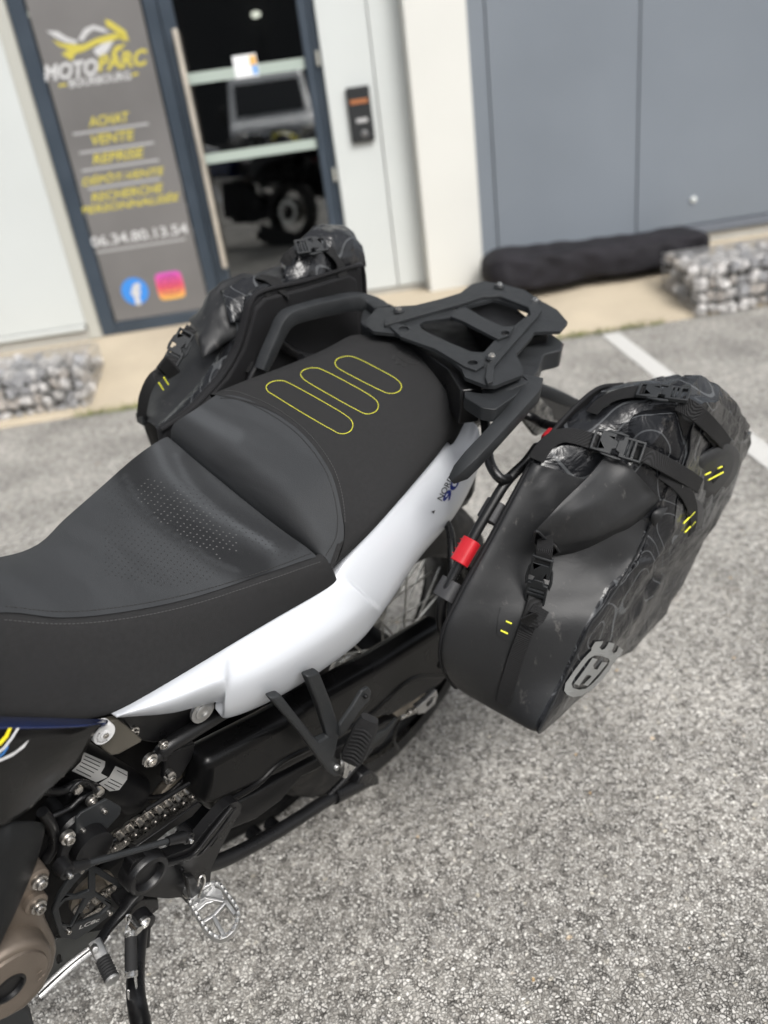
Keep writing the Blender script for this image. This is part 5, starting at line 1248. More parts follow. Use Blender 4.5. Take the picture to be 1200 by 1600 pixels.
# ---- skid plate edge
skid = plateY('skid_plate', [(90, 1466), (166, 1452), (150, 1478), (118, 1505), (84, 1534), (60, 1556), (60, 1500)], .13, .005, mat('dark skid plate', (.07, .073, .072), .4, metal=.6, var=(30, .2)), bike, bevel=.001, holes=[ell(93, 1499, 5, 8)])
bar('skid_flange', [P(a_, b_, y=.148) for a_, b_ in ((168, 1455), (150, 1472), (112, 1502), (84, 1526), (58, 1550))], .0055, .003, .001, M_alu, skid, up=(.3, .3, 1)); bar('skid_flange', [P(a_, b_, y=.150) for a_, b_ in ((172, 1462), (152, 1480), (114, 1510), (88, 1534), (62, 1558))], .006, .004, .001, M_alu, skid, up=(.3, .6, .6))
plateY('lower_cowl', [(-40, 1600), (30, 1560), (50, 1580), (60, 1620), (-40, 1680)], .15, .05, M_plastic, bike, bevel=.006)
box('engine_sump', (.75, -.03, .28), (.26, .1, .08), M_black, bike, bevel=.03)
# front end, outside the frame
fw_ = Vector((1.51, 0, .35))
lathe('front_wheel', fw_ - Vector((0, .045, 0)), (0, 1, 0), [(0, .28), (.01, .33), (.03, .35), (.06, .35), (.08, .33), (.09, .28), (.08, .27), (.01, .27), (0, .28)], M_tyre, bike, n=64, cap=False)
for s_ in (-1, 1): tube('fork_leg', [fw_ + Vector((0, s_ * .09, 0)), Vector((1.20, s_ * .09, 1.0))], .026, M_frame, bike, n=16)
bar('handlebar', [Vector((1.08, -.42, 1.12)), Vector((1.15, -.2, 1.12)), Vector((1.16, 0, 1.10)), Vector((1.15, .2, 1.12)), Vector((1.08, .42, 1.12))], .026, .026, .01, M_frame, bike)
bar('front_mudguard', [fw_ + Vector((.30, 0, .26)), fw_ + Vector((.05, 0, .40)), fw_ + Vector((-.22, 0, .34)), fw_ + Vector((-.36, 0, .14))], .15, .02, .008, M_white, bike)
lathe('front_disc', fw_ - Vector((0, .05, 0)), (0, 1, 0), [(0, .15), (.004, .15), (.004, .03), (0, .03)], M_frame, bike, n=32)
box('front_fairing', (1.30, 0, .98), (.22, .34, .26), M_white, bike, bevel=.06, seg=4)

# ------------------------------------------------------------------ left pannier
def sculpt(V, amp, sc, seed, mask=None):
    out = []
    for v in V:
        q = Vector(v); n = Vector((noise.noise(q * sc + Vector((seed, 0, 0))), noise.noise(q * sc + Vector((0, seed, 5))), noise.noise(q * sc + Vector((3, 1, seed)))))
        out.append(q + n * amp * (mask(q) if mask else 1))
    return out
def creases(V, lines, seed=0):
    out = []; cb = B.c; L2 = []
    for L, amp, wd in lines:
        q = cr([(a, b, 0) for a, b in L], 6); L2.append(([(p.x, p.y) for p in q], amp, wd))
    for v in V:
        v = Vector(v); x, y = topx(v); s_ = 0
        for q, amp, wd in L2:
            d = min((a - x) ** 2 + (b - y) ** 2 for a, b in q) ** .5
            if d < wd * 3.5: s_ += amp * (1 / (1 + (d / wd) ** 2) if amp > 0 else math.exp(-(d / wd) ** 1.3))
        out.append(v + (cb - v).normalized() * s_)
    return out
lb = thing('pannier_bag', B, (-.1, .36, .51), 'black roll-top waterproof pannier bag in the foreground at the right, with grey crown emblem', 'pannier bag', 'soft pannier bags')
IN = [tuple(P(a_, b_, y=.285)) for a_, b_ in ((712, 1074), (690, 1036), (694, 985), (724, 920), (765, 846), (832, 722))] + [(-.12, .285, .935), (-.22, .285, .955), (-.32, .285, .93), (-.37, .285, .85), (-.35, .285, .62), (-.2, .285, .53), (.0, .285, .515), (.09, .285, .525)]
OUTpx = [(840, 1142), (880, 1065), (920, 980), (950, 935), (988, 880), (1018, 818)]
OU = [P(a, b, y=.452) for a, b in OUTpx]
OU = [tuple(q) for q in OU] + [tuple(P(1075, 690, y=.452)), tuple(P(1105, 625, y=.452)), tuple(P(1160, 668, y=.452)), tuple(P(1172, 700, y=.452)), tuple(P(1100, 850, y=.452)), tuple(P(1012, 983, y=.452)), tuple(P(925, 1070, y=.452)), tuple(P(865, 1128, y=.452))]
rows_ = []
I3 = [Vector(q) for q in IN]; O3 = [Vector(q) for q in OU]; cen = sum(I3, Vector()) / 14
rows_.append([p.lerp(cen, .25) for p in I3]); rows_.append([p.lerp(cen, .03) + Vector((0, -.001, 0)) for p in I3]); rows_.append([p + Vector((0, .012, 0)) for p in I3])
for t, b_ in ((.33, .012), (.66, .014)):
    r = []
    for i, (a, b) in enumerate(zip(I3, O3)):
        p = a.lerp(b, t); c_ = I3[i].lerp(O3[i], t); cc_ = cen.lerp(sum(O3, Vector()) / 14, t); d_ = (c_ - cc_); d_.y = 0; d_.normalize()
        r.append(p + d_ * (b_ if 5 <= i <= 11 else b_ * .15))
    rows_.append(r)
oc = sum(O3, Vector()) / 14
rows_.append([p + Vector((0, -.006, 0)) for p in O3]); rows_.append([p.lerp(oc, .05) + Vector((0, .003, 0)) for p in O3]); rows_.append([p.lerp(oc, .5) + Vector((0, .014, 0)) for p in O3]); rows_.append([p.lerp(oc, .97) + Vector((0, .016, 0)) for p in O3])
V, Fc, ni, nj = gridmesh(rows_, 9, 9, closed_u=True)
V = sculpt(V, .010, 11, 2.0, lambda q: 1 if q.x < -.05 else max(0, min(1, (.02 - q.x) * 9)))
V = sculpt(V, .0055, 34, 5.0, lambda q: min(1, max(.1, (-.04 - q.x) * 8)))
V = creases(V, [([(990, 885), (1035, 872), (1080, 838)], .012, 8), ([(1010, 915), (1040, 895), (1075, 880)], -.008, 7), ([(1000, 960), (1028, 915), (1050, 880)], .006, 8), ([(965, 985), (1000, 940), (1015, 900)], -.006, 7), ([(1060, 920), (1085, 880), (1105, 830)], .006, 9),
    ([(1120, 800), (1135, 760), (1150, 715)], .006, 7), ([(838, 735), (862, 780), (868, 812)], .008, 7), ([(850, 742), (880, 790)], -.007, 6)])
# faces: matte gusset at the front, glossy printed cloth elsewhere
nspan = 9
fm = []; fg = []
for f_ in Fc:
    i = f_[0] // nj; j = f_[0] % nj; jj = j / nspan
    front = (jj < 5.0 or jj >= 13.0) and i < 9 * 5
    (fm if front else fg).append(f_)
def sub(V, F):
    used = sorted({i for f in F for i in f}); mp_ = {k: n for n, k in enumerate(used)}; return [V[k] for k in used], [tuple(mp_[i] for i in f) for f in F]
bvh_lb = mkbvh(V, Fc); bodyV, bodyF = V, Fc
v1, f1 = sub(V, fm); v2, f2 = sub(V, fg)
lbody = obj('bag_body', v2, f2, M_tarpg, lb, auto=False); obj('gusset', v1, f1, M_tarpm, lb, auto=False)
edge_px = [(1016, 822), (988, 880), (950, 938), (920, 982), (880, 1066), (842, 1140)]
# seam welt along gusset/outer face, and piping along the back plate
Pq, Nq = snapline(edge_px, bvh_lb, .0006, 5); Vv, Ff = sweep(Pq, circ(.0022, 6)); obj('seam_welt', Vv, Ff, M_tarpm, lbody)
tube('piping', [Vector(q) + Vector((0, -.001, 0)) for q in [IN[13]] + IN[:9]], .0035, M_inner, lbody, n=8, k=6)
prism('back_plate', [(q[0], q[2]) for q in IN], [], YF(.284), .006, M_inner, lb, bevel=.002)
# roll top: cone of folded cloth, tip at the front
RT = [[((834, 846), .350), ((838, 826), .358), ((850, 838), .362), ((868, 852), .372), ((873, 862), .374)],
      [((864, 806), .345), ((880, 782), .366), ((905, 800), .388), ((930, 838), .408), ((930, 858), .400)],
      [((904, 762), .340), ((926, 735), .372), ((962, 765), .405), ((992, 806), .436), ((988, 842), .424)],
      [((938, 712), .328), ((962, 690), .366), ((1002, 715), .415), ((1046, 766), .455), ((1045, 806), .446)],
      [((958, 668), .322), ((990, 650), .372), ((1046, 660), .425), ((1070, 718), .456), ((1080, 775), .456)],
      [((985, 632), .312), ((1020, 618), .362), ((1070, 622), .420), ((1104, 672), .454), ((1116, 722), .458)],
      [((1022, 602), .305), ((1052, 590), .340), ((1092, 588), .400), ((1136, 622), .444), ((1160, 668), .452)]]
RR = [[P(*q, y=y) for q, y in r] for r in RT]
full = []
for i, r in enumerate(RR):
    back = [r[-1] + Vector((0, -.03, -.04)), r[2] + Vector((0, -.02, -.08)), r[0] + Vector((0, .02, -.05))]
    k = .35 if i == 0 else 1
    back = [r[-1].lerp(back[0], k), r[2].lerp(back[1], k), r[0].lerp(back[2], k)]; full.append(r + back)
endc = sum(full[-1], Vector()) / 8; full.append([p.lerp(endc, .85) for p in full[-1]])
V, Fc, ni, nj = foldmesh(full, 12, 9)
V = sculpt(V, .008, 16, 9.0, lambda q: min(1, max(.04, (-.10 - q.x) * 6))); V = sculpt(V, .003, 48, 4.0, lambda q: min(1, max(.2, (-.10 - q.x) * 6)))
# sharp radial folds
V = [v + Vector((0, .003, .005)) * math.sin((v.x * 46 + v.y * 60)) * min(1, max(0, (-.16 - v.x) * 6)) for v in V]
V = creases(V, [([(975, 655), (1010, 645), (1050, 655)], .012, 8), ([(1050, 655), (1062, 700), (1068, 740)], .010, 7), ([(985, 690), (990, 730), (1010, 770)], -.007, 8),
    ([(1010, 700), (1050, 720), (1075, 760)], -.010, 8), ([(1080, 605), (1100, 640), (1108, 680)], .010, 8), ([(1110, 610), (1135, 650), (1145, 690)], .008, 8), ([(1060, 620), (1080, 660)], -.008, 8), ([(1020, 735), (1045, 760), (1060, 790)], .006, 6)])
bvh_rt = mkbvh(V, Fc)
# matte near the tip, printed towards the top
fm = []; fg = []
for f_ in Fc: (fm if f_[0] // nj < 12 * 2.6 else fg).append(f_)
v1, f1 = sub(V, fm); v2, f2 = sub(V, fg)
roll = obj('roll_top', v2, f2, M_tarpg, lb, auto=True); tip = obj('roll_tip', v1, f1, M_tarpm, roll, auto=True)
tube('roll_lip', [P(833, 846, y=.352), P(838, 830, y=.360), P(852, 842, y=.366), P(866, 852, y=.374), P(873, 862, y=.376)], .0022, M_tarpm, tip, n=8)
obj('roll_opening', [P(835, 848, y=.350), P(840, 832, y=.356), P(868, 854, y=.370), P(862, 862, y=.366), P(845, 858, y=.356)], [(0, 1, 2, 3, 4)], M_black, tip, smooth=False, solid=.002)
allV, allF = unionmesh([(V, Fc), (bodyV, bodyF)]); bvh_all = mkbvh(allV, allF)
# gathered cloth between back plate and roll
GT = [[((832, 718), .288), ((860, 740), .30), ((880, 775), .32), ((885, 800), .335)],
      [((860, 695), .288), ((888, 705), .305), ((912, 730), .325), ((920, 748), .34)],
      [((895, 672), .288), ((920, 668), .31), ((945, 690), .33), ((955, 700), .345)],
      [((930, 650), .288), ((955, 640), .31), ((978, 655), .33), ((985, 668), .345)],
      [((965, 622), .288), ((990, 612), .31), ((1010, 618), .325), ((1020, 632), .34)],
      [((1000, 602), .288), ((1025, 592), .31), ((1045, 598), .325), ((1050, 612), .34)]]
Gr = [[P(*q, y=y) for q, y in r] for r in GT]
Gr = [[r[0] + Vector((0, 0, -.02))] + r + [r[-1] + Vector((0, .01, -.03))] for r in Gr]
V, Fc, _, _ = gridmesh(Gr, 8, 8); V = [v + Vector((0, 0, 1)) * .006 * math.sin(v.x * 95 + v.y * 30) for v in V]
V = sculpt(V, .006, 26, 1.0); gV, gF = V, Fc; obj('gathered_cloth', V, Fc, M_tarpg, roll, auto=False)
# emblem: crowned H
def zl(L): return [(820 + a / 6, 950 + b / 6) for a, b in L]
em_out = zl([(360, 770), (372, 700), (440, 600), (520, 490), (600, 405), (612, 395), (616, 365), (650, 310), (725, 305), (715, 330), (690, 365), (712, 388), (745, 372), (765, 340), (778, 316), (830, 326), (826, 350), (805, 395), (822, 418), (850, 402), (872, 352), (912, 385), (890, 435), (850, 468), (838, 500), (790, 590), (700, 680), (600, 770), (520, 815), (440, 828), (385, 805)])
em_in = zl([(428, 705), (455, 650), (520, 560), (590, 470), (640, 440), (700, 442), (775, 465), (785, 490), (770, 530), (700, 620), (620, 705), (560, 750), (500, 758), (440, 742)])
em = decal('crown_emblem', em_out, [em_in], bvh_lb, M_refl, lbody, off=.0022, cuts=2)
decal('emblem_h', zl([(452, 705), (560, 560), (625, 462), (672, 475), (630, 530), (640, 565), (668, 570), (715, 498), (768, 505), (690, 600), (580, 725), (538, 712), (615, 635), (600, 622), (570, 622), (555, 640), (500, 718)]), [], bvh_lb, M_refl, em, off=.0022, cuts=2)
# strap helper with ladder-lock / side release buckle built on a local frame
def buckle(px0, px1, w, y0, y1, parent, bvh=None, lift=.008, name='buckle', nrm=None):
    a = P(*px0, y=y0); b = P(*px1, y=y1); u = (b - a).normalized()
    n = V3(nrm) if nrm is not None else Vector((0, .5, .85)); n = (n - u * n.dot(u)).normalized(); s = u.cross(n).normalized(); L = (b - a).length
    a = a + n * lift; b = b + n * lift
    def pl(nm, poly, holes, zo, th, par): return prism(nm, poly, holes, (a + n * zo, u, s, n), th, M_plastic, par, bevel=.0012, seg=2)
    W = w / 2 + .004
    m1_ = pl(name, [(0, -W), (L * .42, -W), (L * .42, -W * .45), (L * .52, -W * .3), (L * .52, W * .3), (L * .42, W * .45), (L * .42, W), (0, W)], [[(.004, -w / 2), (L * .14, -w / 2), (L * .14, w / 2), (.004, w / 2)]], .004, .006, parent)
    pl('buckle_frame', [(L * .56, -W), (L, -W), (L, W), (L * .56, W), (L * .56, W * .6), (L * .48, W * .5), (L * .48, -W * .5), (L * .56, -W * .6)], [[(L * .66, -w / 2), (L * .78, -w / 2), (L * .78, w / 2), (L * .66, w / 2)], [(L * .84, -w / 2), (L - .004, -w / 2), (L - .004, w / 2), (L * .84, w / 2)]], .005, .007, m1_)
    for sg in (-1, 1): pl('buckle_lever', [(L * .2, sg * W), (L * .62, sg * W), (L * .66, sg * (W + .003)), (L * .5, sg * (W + .005)), (L * .25, sg * (W + .003))], [], .003, .004, m1_)
    tube('buckle_bar', [a + u * L * .72 - s * w / 2 + n * .003, a + u * L * .72 + s * w / 2 + n * .003], .0025, M_plastic, m1_, n=8)
    return m1_
WB = .026
N1 = Vector((0, .45, .9)).normalized()
def fstrap(name, L, w, parent, N=None, th=.0018, m=M_web):
    pts = [P(a, b, y=y) for a, b, y in L]; NN = N if N is not None else N1
    return strip(name, pts, NN, w, th, m, parent, k=5)
# straps laid over the folded cloth
bvh_top = mkbvh(*unionmesh([(allV, allF), (gV, gF)]))
def topstrap(name, px, w, parent, off=.003, th=.0018, lift=None, m=M_web):
    pts = []; N = []
    for i, (a, b) in enumerate(px):
        p, n = B.hit(bvh_top, a, b, 0)
        if p is None: continue
        pts.append(p); N.append(n)
    N2 = [sum(N[max(0, i - 2):i + 3], Vector()).normalized() for i in range(len(N))]
    q = [p + N2[i] * (off + (lift[i] if lift and i < len(lift) else 0)) for i, p in enumerate(pts)]
    q = [q[0]] + [(q[i - 1] + q[i] * 2 + q[i + 1]) / 4 + N2[i] * .002 for i in range(1, len(q) - 1)] + [q[-1]]
    return strip(name, q, N2, w, th, m, parent, k=4), q, N2
def bucklesnap(px0, px1, w, parent, lift):
    a, na = B.hit(bvh_top, *px0); b, nb = B.hit(bvh_top, *px1); n = (na + nb).normalized()
    return buckle(px0, px1, w, B.I and a.y, b.y, parent, lift=lift, nrm=n)
s2, _, _ = topstrap('compression_strap', [(838, 722), (850, 700), (868, 686), (885, 682), (905, 686), (925, 692), (942, 698)], WB, lb, off=.006)
bucklesnap((925, 688), (1004, 712), WB, s2, .010)
topstrap('strap_tail', [(985, 706), (1005, 714), (1025, 723), (1045, 733), (1065, 744), (1086, 757)], WB, s2, off=.010, th=.003)
topstrap('strap_web', [(1030, 734), (1052, 750), (1068, 768), (1077, 790), (1080, 812), (1076, 832)], WB, s2, off=.005)
s1q, _, _ = topstrap('compression_strap', [(926, 650), (940, 636), (955, 626), (975, 620), (995, 617), (1015, 618)], WB, lb, off=.006)
bucklesnap((996, 618), (1076, 628), WB, s1q, .010)
topstrap('strap_tail', [(1058, 628), (1076, 638), (1092, 652), (1106, 668), (1118, 682), (1128, 694)], WB, s1q, off=.010, th=.003)
topstrap('strap_web', [(1100, 664), (1116, 684), (1124, 702), (1124, 720), (1116, 738), (1108, 748)], WB, s1q, off=.005)
# vertical front strap
N3 = Vector((.75, .25, .5)).normalized()
s3 = fstrap('closure_strap', [(852, 838, .362), (851, 858, .376), (848, 880, .378)], .024, lb, N=N3)
buckle((850, 868), (836, 938), .024, .376, .372, s3, lift=.003, nrm=(.75, .25, .5))
snapstrip('strap_web', [(838, 920), (832, 950), (820, 985), (806, 1025), (796, 1060), (786, 1098)], bvh_lb, .024, .0018, M_web, s3, off=.004, lift=[.006, .006, .003, 0, 0, 0])
fstrap('strap_loop', [(846, 950, .39), (834, 968, .392), (824, 962, .39)], .026, s3, N=N3)
# reinforcement patches and bar tacks
decal('reinforcement_patch', [(782, 948), (800, 942), (826, 950), (828, 975), (812, 1004), (790, 1000), (776, 990), (778, 965)], [], bvh_lb, M_tarpm, lbody, off=.0016)
pt = [P(a, b, y=y) for a, b, y in ((1024, 800, .448), (1075, 768, .462), (1096, 790, .464), (1090, 830, .462), (1058, 864, .458), (1036, 858, .452), (1026, 830, .450))]
def patch(name, L, m, parent, th=.002):
    pts = [P(a, b, y=y) for a, b, y in L]; c_ = sum(pts, Vector()) / len(pts); V = pts + [p - Vector((0, th, 0)) for p in pts]; n_ = len(pts)
    rr2 = []
    bnd = cr(pts, 4, True); V = [c_ + Vector((0, .004, 0))] + [c_.lerp(p, .6) + Vector((0, .003, 0)) for p in bnd] + bnd + [p - Vector((0, .006, 0)) for p in bnd]; q = len(bnd); Fc = []
    for i in range(q):
        j = (i + 1) % q; Fc += [(0, 1 + i, 1 + j), (1 + i, 1 + q + i, 1 + q + j, 1 + j), (1 + q + i, 1 + 2 * q + i, 1 + 2 * q + j, 1 + q + j)]
    return obj(name, V, Fc, m, parent, auto=False)
patch('strap_anchor', [(1024, 806, .455), (1050, 790, .462), (1085, 778, .470), (1100, 800, .472), (1092, 836, .470), (1062, 868, .462), (1038, 862, .458), (1026, 836, .456)], M_tarpm, lb)
patch('strap_anchor', [(1084, 728, .455), (1110, 706, .465), (1140, 694, .472), (1156, 712, .472), (1146, 750, .470), (1112, 782, .462), (1092, 776, .458)], M_tarpm, lb)
def tack(a, b, y, parent): tube('bar_tack', [P(*a, y=y), P(*b, y=y)], .0014, M_yel, parent, n=6)
for a, b in (((1068, 818), (1085, 800)), ((1070, 832), (1086, 815))): tack(a, b, .476, s2)
for a, b in (((1107, 750), (1130, 738)), ((1102, 742), (1110, 738)), ((1122, 732), (1128, 729))): tack(a, b, .476, s1q)
for a, b in (((782, 984), (793, 989)), ((790, 970), (799, 974))):
    p1_, _ = B.hit(bvh_lb, *a, .003); p2_, _ = B.hit(bvh_lb, *b, .003)
    if p1_ and p2_: tube('bar_tack', [p1_, p2_], .0014, M_yel, s3, n=6)
# flared rear corner of the roll
fc = [[P(1068, 586, y=.38), P(1092, 588, y=.40), P(1128, 605, y=.43), P(1150, 632, y=.448), P(1172, 664, y=.455)],
      [P(1072, 596, y=.39), P(1094, 606, y=.41), P(1116, 630, y=.44), P(1136, 660, y=.458), P(1160, 700, y=.462)],
      [P(1070, 612, y=.385), P(1086, 628, y=.405), P(1106, 655, y=.44), P(1130, 690, y=.460), P(1152, 735, y=.462)]]
V, Fc, _, _ = gridmesh(fc, 8, 8); V = sculpt(V, .004, 30, 7); obj('flared_corner', V, Fc, M_tarpg, roll, auto=False, solid=.003)

# ------------------------------------------------------------------ right pannier
rbg = thing('pannier_bag', B, (-.05, -.36, .51), 'black roll-top pannier bag on the far side of the motorcycle, before the glass door', 'pannier bag', 'soft pannier bags')
YI = -.265
ipx = [(228, 655), (262, 668), (300, 640), (352, 590), (378, 545), (392, 505), (402, 472), (424, 455), (480, 440), (556, 420), (568, 432), (569, 470), (560, 520), (500, 620)]
ii = [P(a, b, y=YI) for a, b in ipx]
# back plate seen from the bike side
bp = [P(a, b, y=YI) for a, b in [(252, 672), (300, 640), (345, 592), (372, 545), (385, 500), (392, 474), (410, 455), (480, 438), (555, 416), (568, 424), (571, 470)]]
bp2 = bp + [bp[-1] + Vector((-.02, 0, -.30)), bp[0] + Vector((.0, 0, -.18))]
plate = prism('back_plate', [(q.x, q.z) for q in bp2], [], YF(YI), .02, M_inner, rbg, bevel=.008, seg=3)
prism('back_pad', [(q.x, q.z) for q in [p_.lerp(sum(bp2, Vector()) / len(bp2), .10) for p_ in bp2]], [], YF(YI + .006), .01, M_inner, plate, bevel=.006, seg=3)
tube('piping', bp, .004, M_inner, plate, n=8)
# body loft
inn = [P(a, b, y=YI - .015) for a, b in [(250, 674), (300, 638), (345, 590), (372, 543), (388, 488), (410, 452), (480, 436), (556, 412), (570, 425)]]
out_ = [P(a, b, y=y) for a, b, y in [(224, 655, -.40), (216, 622, -.44), (232, 590, -.45), (268, 550, -.45), (300, 505, -.45), (355, 455, -.45), (440, 415, -.45), (540, 372, -.44), (570, 395, -.42)]]
rr3 = []
for a, b in zip(inn, out_):
    m_ = a.lerp(b, .5) + Vector((.004, 0, .008)); rr3.append([a + Vector((0, .004, -.02)), a, a.lerp(b, .25) + Vector((.003, 0, .004)), m_, a.lerp(b, .8) + Vector((.002, 0, .004)), b, b + Vector((-.01, -.012, -.05)), b + Vector((-.03, -.02, -.16))])
V, Fc, _, _ = gridmesh(rr3, 8, 7); V = sculpt(V, .005, 16, 2.0); bvh_rb = mkbvh(V, Fc)
rbody = obj('bag_body', V, Fc, M_tarpm, rbg, auto=False)
# printed inner strip along the back plate
ins = [[p + Vector((.002, -.002, .0)) for p in inn], [p.lerp(q, .10) + Vector((.004, 0, .006)) for p, q in zip(inn, out_)], [p.lerp(q, .20) + Vector((.004, 0, .004)) for p, q in zip(inn, out_)]]
V, Fc, _, _ = gridmesh(ins, 4, 6); obj('printed_strip', V, Fc, M_tarpg, rbody, auto=False)
# roll top: two rolled ends and a saddle
def blob(name, secs, m, parent, seed, amp=.008, k=7):
    V, Fc, ni, nj = gridmesh(secs, k, k, closed_u=True); V = sculpt(V, amp, 20, seed); V = sculpt(V, amp * .4, 55, seed + 3)
    Fc = list(Fc) + [tuple(range(nj))[::-1], tuple((ni - 1) * nj + i for i in range(nj))]
    return obj(name, V, Fc, m, parent, auto=False)
def ring(px_in, px_out, y_in, y_out, hh):
    a = P(*px_in, y=y_in); b = P(*px_out, y=y_out); c_ = (a + b) / 2; n_ = Vector((.2, 0, 1)) * hh
    return [a, a.lerp(b, .25) + n_ * .9, c_ + n_, a.lerp(b, .75) + n_ * .9, b, b - n_ * .8, c_ - n_, a - n_ * .8]
rl = blob('roll_top', [ring((318, 552), (296, 500), -.31, -.40, .012), ring((352, 520), (322, 470), -.30, -.40, .024), ring((392, 500), (352, 444), -.29, -.40, .030), ring((425, 470), (395, 438), -.29, -.39, .026), ring((462, 448), (440, 428), -.29, -.38, .018)], M_tarpm, rbg, 3)
blob('roll_end', [ring((452, 436), (442, 418), -.29, -.36, .012), ring((488, 425), (462, 388), -.28, -.37, .026), ring((522, 405), (490, 366), -.28, -.38, .034), ring((555, 400), (530, 365), -.28, -.38, .030), ring((570, 408), (556, 378), -.29, -.37, .018)], M_tarpg, rl, 8)
blob('roll_fold', [ring((360, 500), (345, 452), -.29, -.36, .012), ring((400, 482), (385, 442), -.285, -.36, .022), ring((440, 462), (425, 436), -.285, -.35, .014)], M_tarpg, rl, 13, amp=.006)
# straps
NR = [Vector((0, .6, .8)), Vector((0, .3, 1)), Vector((0, 0, 1)), Vector((0, -.5, .8))]
r1s = fstrap('compression_strap', [(452, 462, -.262), (440, 450, -.268), (422, 436, -.30), (400, 432, -.34)], WB, rbg, N=NR)
fstrap('strap_loop', [(420, 466, -.262), (417, 454, -.266), (414, 450, -.27)], .012, r1s, N=Vector((0, 1, .3)))
tube('buckle', [P(383, 441, y=-.34), P(396, 436, y=-.34), P(408, 434, y=-.33)], .004, M_plastic, r1s, n=8)
r2s = fstrap('compression_strap', [(536, 432, -.262), (532, 415, -.268), (520, 396, -.28), (508, 384, -.30)], WB, rbg, N=NR)
buckle((510, 385), (462, 392), WB, -.28, -.31, r2s, lift=.006, nrm=(.1, .5, .85))
fstrap('strap_web', [(462, 392, -.31), (452, 400, -.315), (444, 414, -.32)], WB * .8, r2s, N=Vector((.2, .5, .8)))
# front closure strap with hook buckle
NF = Vector((.6, .5, .6)).normalized()
r3s = fstrap('closure_strap', [(300, 512, -.345), (292, 524, -.345), (284, 540, -.345)], .022, rbg, N=NF)
buckle((294, 518), (266, 572), .022, -.345, -.345, r3s, lift=.004, nrm=(.6, .5, .6))
fstrap('strap_web', [(282, 548, -.34), (268, 562, -.34), (256, 580, -.34), (240, 590, -.345), (228, 612, -.355), (222, 640, -.37), (221, 658, -.385)], .020, r3s, N=NF)
box('strap_end', tuple(P(222, 654, y=-.385)), (.012, .022, .02), M_plastic, r3s, bevel=.002)
fstrap('strap_knot', [(252, 566, -.33), (262, 574, -.33), (272, 586, -.33)], .026, r3s, N=NF, th=.006)
for a, b in (((248, 598), (255, 609)), ((256, 590), (263, 601))): tube('bar_tack', [P(*a, y=-.325), P(*b, y=-.325)], .0014, M_yel, r3s, n=6)

# ------------------------------------------------------------------ things behind the camera, seen reflected in the door glass
def virt(px, py, D):
    """real place of what shows reflected at a pixel of the glass, D metres away along the ray"""
    d = FA.I.to_3x3() @ Vector(ray(px, py)).normalized(); q = FA.c + d * D; return Vector((q.x, 2 * (V0 + DV + .02) - q.y, q.z))
M_vanw = mat('van white paint', (.72, .73, .74), .25, coat=.5, var=(2, .03)); M_vang = mat('van dark glass', (.015, .018, .02), .08, coat=.3); M_vanb = mat('van black plastic', (.02, .02, .02), .6, var=(5, .1))
q = virt(428, 205, 20.0); vx, vy = q.x, q.y
van = thing('parked_van', FA, (vx, vy, 0), 'white high roofed van parked behind, reflected in the glass door', 'van')
sec = [(0.0, .35), (0.02, .95), (.12, 1.12), (.75, 1.28), (1.45, 2.05), (1.9, 2.35), (5.2, 2.42), (5.3, .40)]
W2 = .98
V = []; Fc = []
ns_ = len(sec)
for s_, k in ((-1, 1.0), (-1, 1), (1, 1), (1, 1)): pass
V = [(vx - W2 * (1 - .10 * (z > 1.5)), vy - dy, z) for dy, z in sec] + [(vx + W2 * (1 - .10 * (z > 1.5)), vy - dy, z) for dy, z in sec]
Fc = [tuple(range(ns_)), tuple(range(ns_, 2 * ns_))[::-1]] + [(i, (i + 1) % ns_, (i + 1) % ns_ + ns_, i + ns_) for i in range(ns_)]
obj('body_shell', V, Fc, M_vanw, van, bevel=.07, seg=3)
ws = [(vx - .80, vy - .82, 1.36), (vx + .80, vy - .82, 1.36), (vx + .76, vy - 1.42, 2.0), (vx - .76, vy - 1.42, 2.0)]
obj('windscreen', [Vector(p) + Vector((0, .035, .03)) for p in ws] + [Vector(p) + Vector((0, -.01, -.01)) for p in ws], [(0, 1, 2, 3), (4, 7, 6, 5), (0, 4, 5, 1), (1, 5, 6, 2), (2, 6, 7, 3), (3, 7, 4, 0)], M_vang, van, smooth=False)
box('bumper', (vx, vy + .03, .42), (1.94, .16, .34), M_vanb, van, bevel=.05); box('grille', (vx, vy + .01, .80), (1.0, .06, .26), M_vanb, van, bevel=.03)
for s_ in (-1, 1):
    box('headlight', (vx + s_ * .76, vy - .0, .86), (.34, .10, .30), M_steel, van, bevel=.05); box('mirror', (vx + s_ * 1.12, vy - 1.05, 1.45), (.18, .14, .34), M_vanb, van, bevel=.05)
    obj('side_window', [(vx + s_ * .985, vy - 1.15, 1.32), (vx + s_ * .985, vy - 2.1, 1.32), (vx + s_ * .93, vy - 2.1, 1.95), (vx + s_ * .94, vy - 1.6, 1.95)], [(0, 1, 2, 3)], M_vang, van, smooth=False, solid=.01)
    for dy in (.9, 4.3): wv = lathe('wheel', (vx + s_ * .80, vy - dy, .35), (s_, 0, 0), [(0, .33), (.02, .35), (.18, .35), (.20, .32), (.205, .22), (.18, .20), (.18, .0001)], M_tyre, van, n=32)
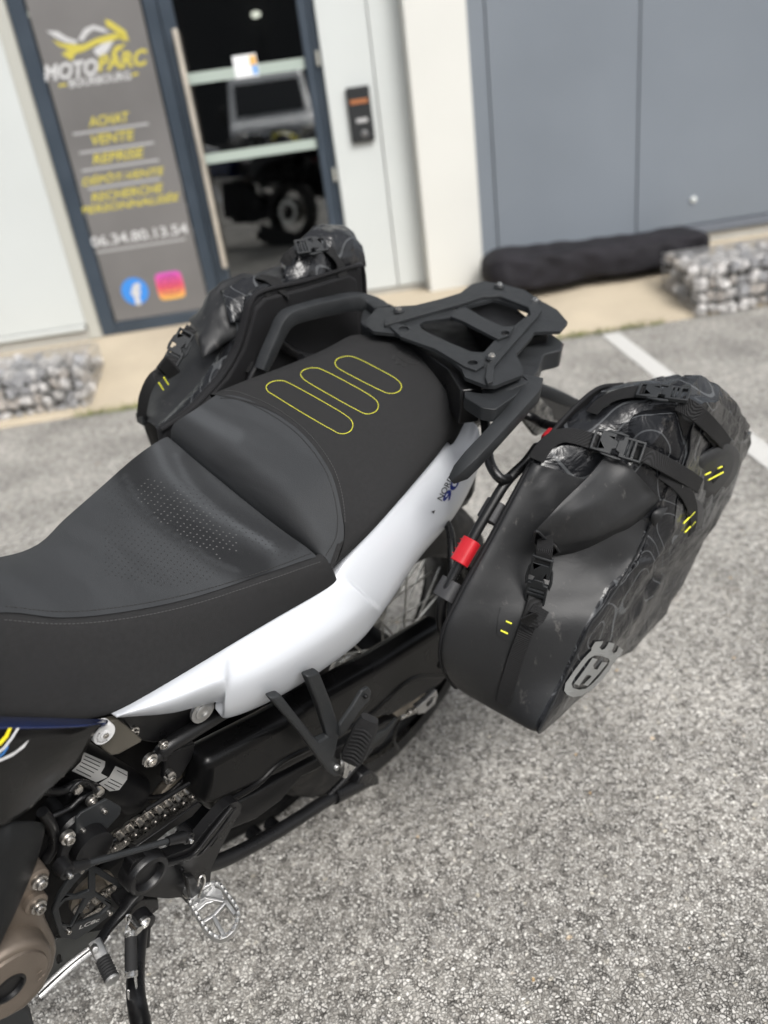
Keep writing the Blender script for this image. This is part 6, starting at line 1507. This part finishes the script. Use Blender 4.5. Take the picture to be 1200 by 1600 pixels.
def moto(px, py, D, col, label, yaw):
    q = virt(px, py, D); M0 = Matrix.Translation((q.x, q.y, 0)) @ Matrix.Rotation(yaw, 4, 'Z')
    t = thing('parked_motorcycle', Frame(FM @ M0), (0, 0, 0), label, 'motorcycle', 'motorcycles parked behind')
    for x in (-.72, .72):
        wq = lathe('wheel', (x, -.06, .32), (0, 1, 0), [(0, .24), (.02, .31), (.05, .325), (.07, .325), (.10, .31), (.12, .24), (.10, .23), (.02, .23), (0, .24)], M_tyre, t, n=32, cap=False); lathe('hub', (x, -.05, .32), (0, 1, 0), [(0, .06), (.10, .06)], M_black, wq, n=16)
        for k in range(8): a_ = k * math.pi / 4; tube('spoke', [Vector((x, 0, .32)), Vector((x + .23 * math.cos(a_), 0, .32 + .23 * math.sin(a_)))], .008, M_black, wq, n=6)
    for s_ in (-1, 1): tube('fork_leg', [(.72, s_ * .09, .32), (.42, s_ * .09, .98)], .025, M_steel, t, n=10)
    box('engine', (.02, 0, .42), (.46, .34, .34), M_spoke, t, bevel=.06)
    c_ = mat('bike paint ' + col[0], col[1], .25, coat=.5, var=(6, .05))
    V, Fc, _, _ = gridmesh([[Vector((x, w_ * math.cos(a_), z + h_ * math.sin(a_))) for a_ in np.linspace(0, 2 * math.pi, 8, endpoint=False)] for x, z, w_, h_ in ((.52, .92, .10, .08), (.40, .86, .17, .16), (.18, .82, .18, .15), (-.05, .76, .10, .08))], 4, 3, closed_u=True)
    obj('fuel_tank', V, Fc, c_, t); bar('seat', [Vector((-.02, 0, .80)), Vector((-.3, 0, .80)), Vector((-.66, 0, .92))], .26, .09, .03, M_rubber, t)
    bar('tail', [Vector((-.3, 0, .72)), Vector((-.8, 0, .90))], .18, .08, .03, c_, t, sp=False); box('headlight', (.58, 0, .92), (.16, .22, .20), c_, t, bevel=.05)
    tube('handlebar', [(.34, -.38, 1.04), (.42, -.15, 1.06), (.42, .15, 1.06), (.34, .38, 1.04)], .014, M_frame, t); bar('swingarm', [Vector((-.72, .1, .32)), Vector((-.05, .12, .4))], .05, .07, .01, M_frame, t, sp=False)
moto(392, 275, 19.0, ('black', (.02, .02, .022)), 'black motorcycle parked behind, leftmost in the door reflection', 1.1)
moto(436, 268, 20.0, ('grey', (.12, .13, .15)), 'grey motorcycle parked behind, in the middle of the door reflection', 1.4)
moto(476, 300, 17.0, ('yellow', (.55, .50, .03)), 'yellow motorcycle parked behind, rightmost in the door reflection', 2.2)
# long dark warehouse across the yard
wh = thing('warehouse', FA, (0, -24, 0), 'dark grey warehouse across the yard, mirrored in the door glass', 'building')
for i in range(12):
    x0 = -30 + i * 5; fbox('facade_panel', x0 + .02, x0 + 4.98, -24.2, -24.0, 0, 9.0, mat('warehouse cladding', (.03, .032, .035), .6, var=(1, .1)), wh, .01)
fbox('wall_backing', -30, 30, -24.4, -24.21, 0, 8.9, M_black, wh); box('roof_edge', (0, -27, 9.1), (60.4, 7, .2), M_anth, wh, bevel=.02)
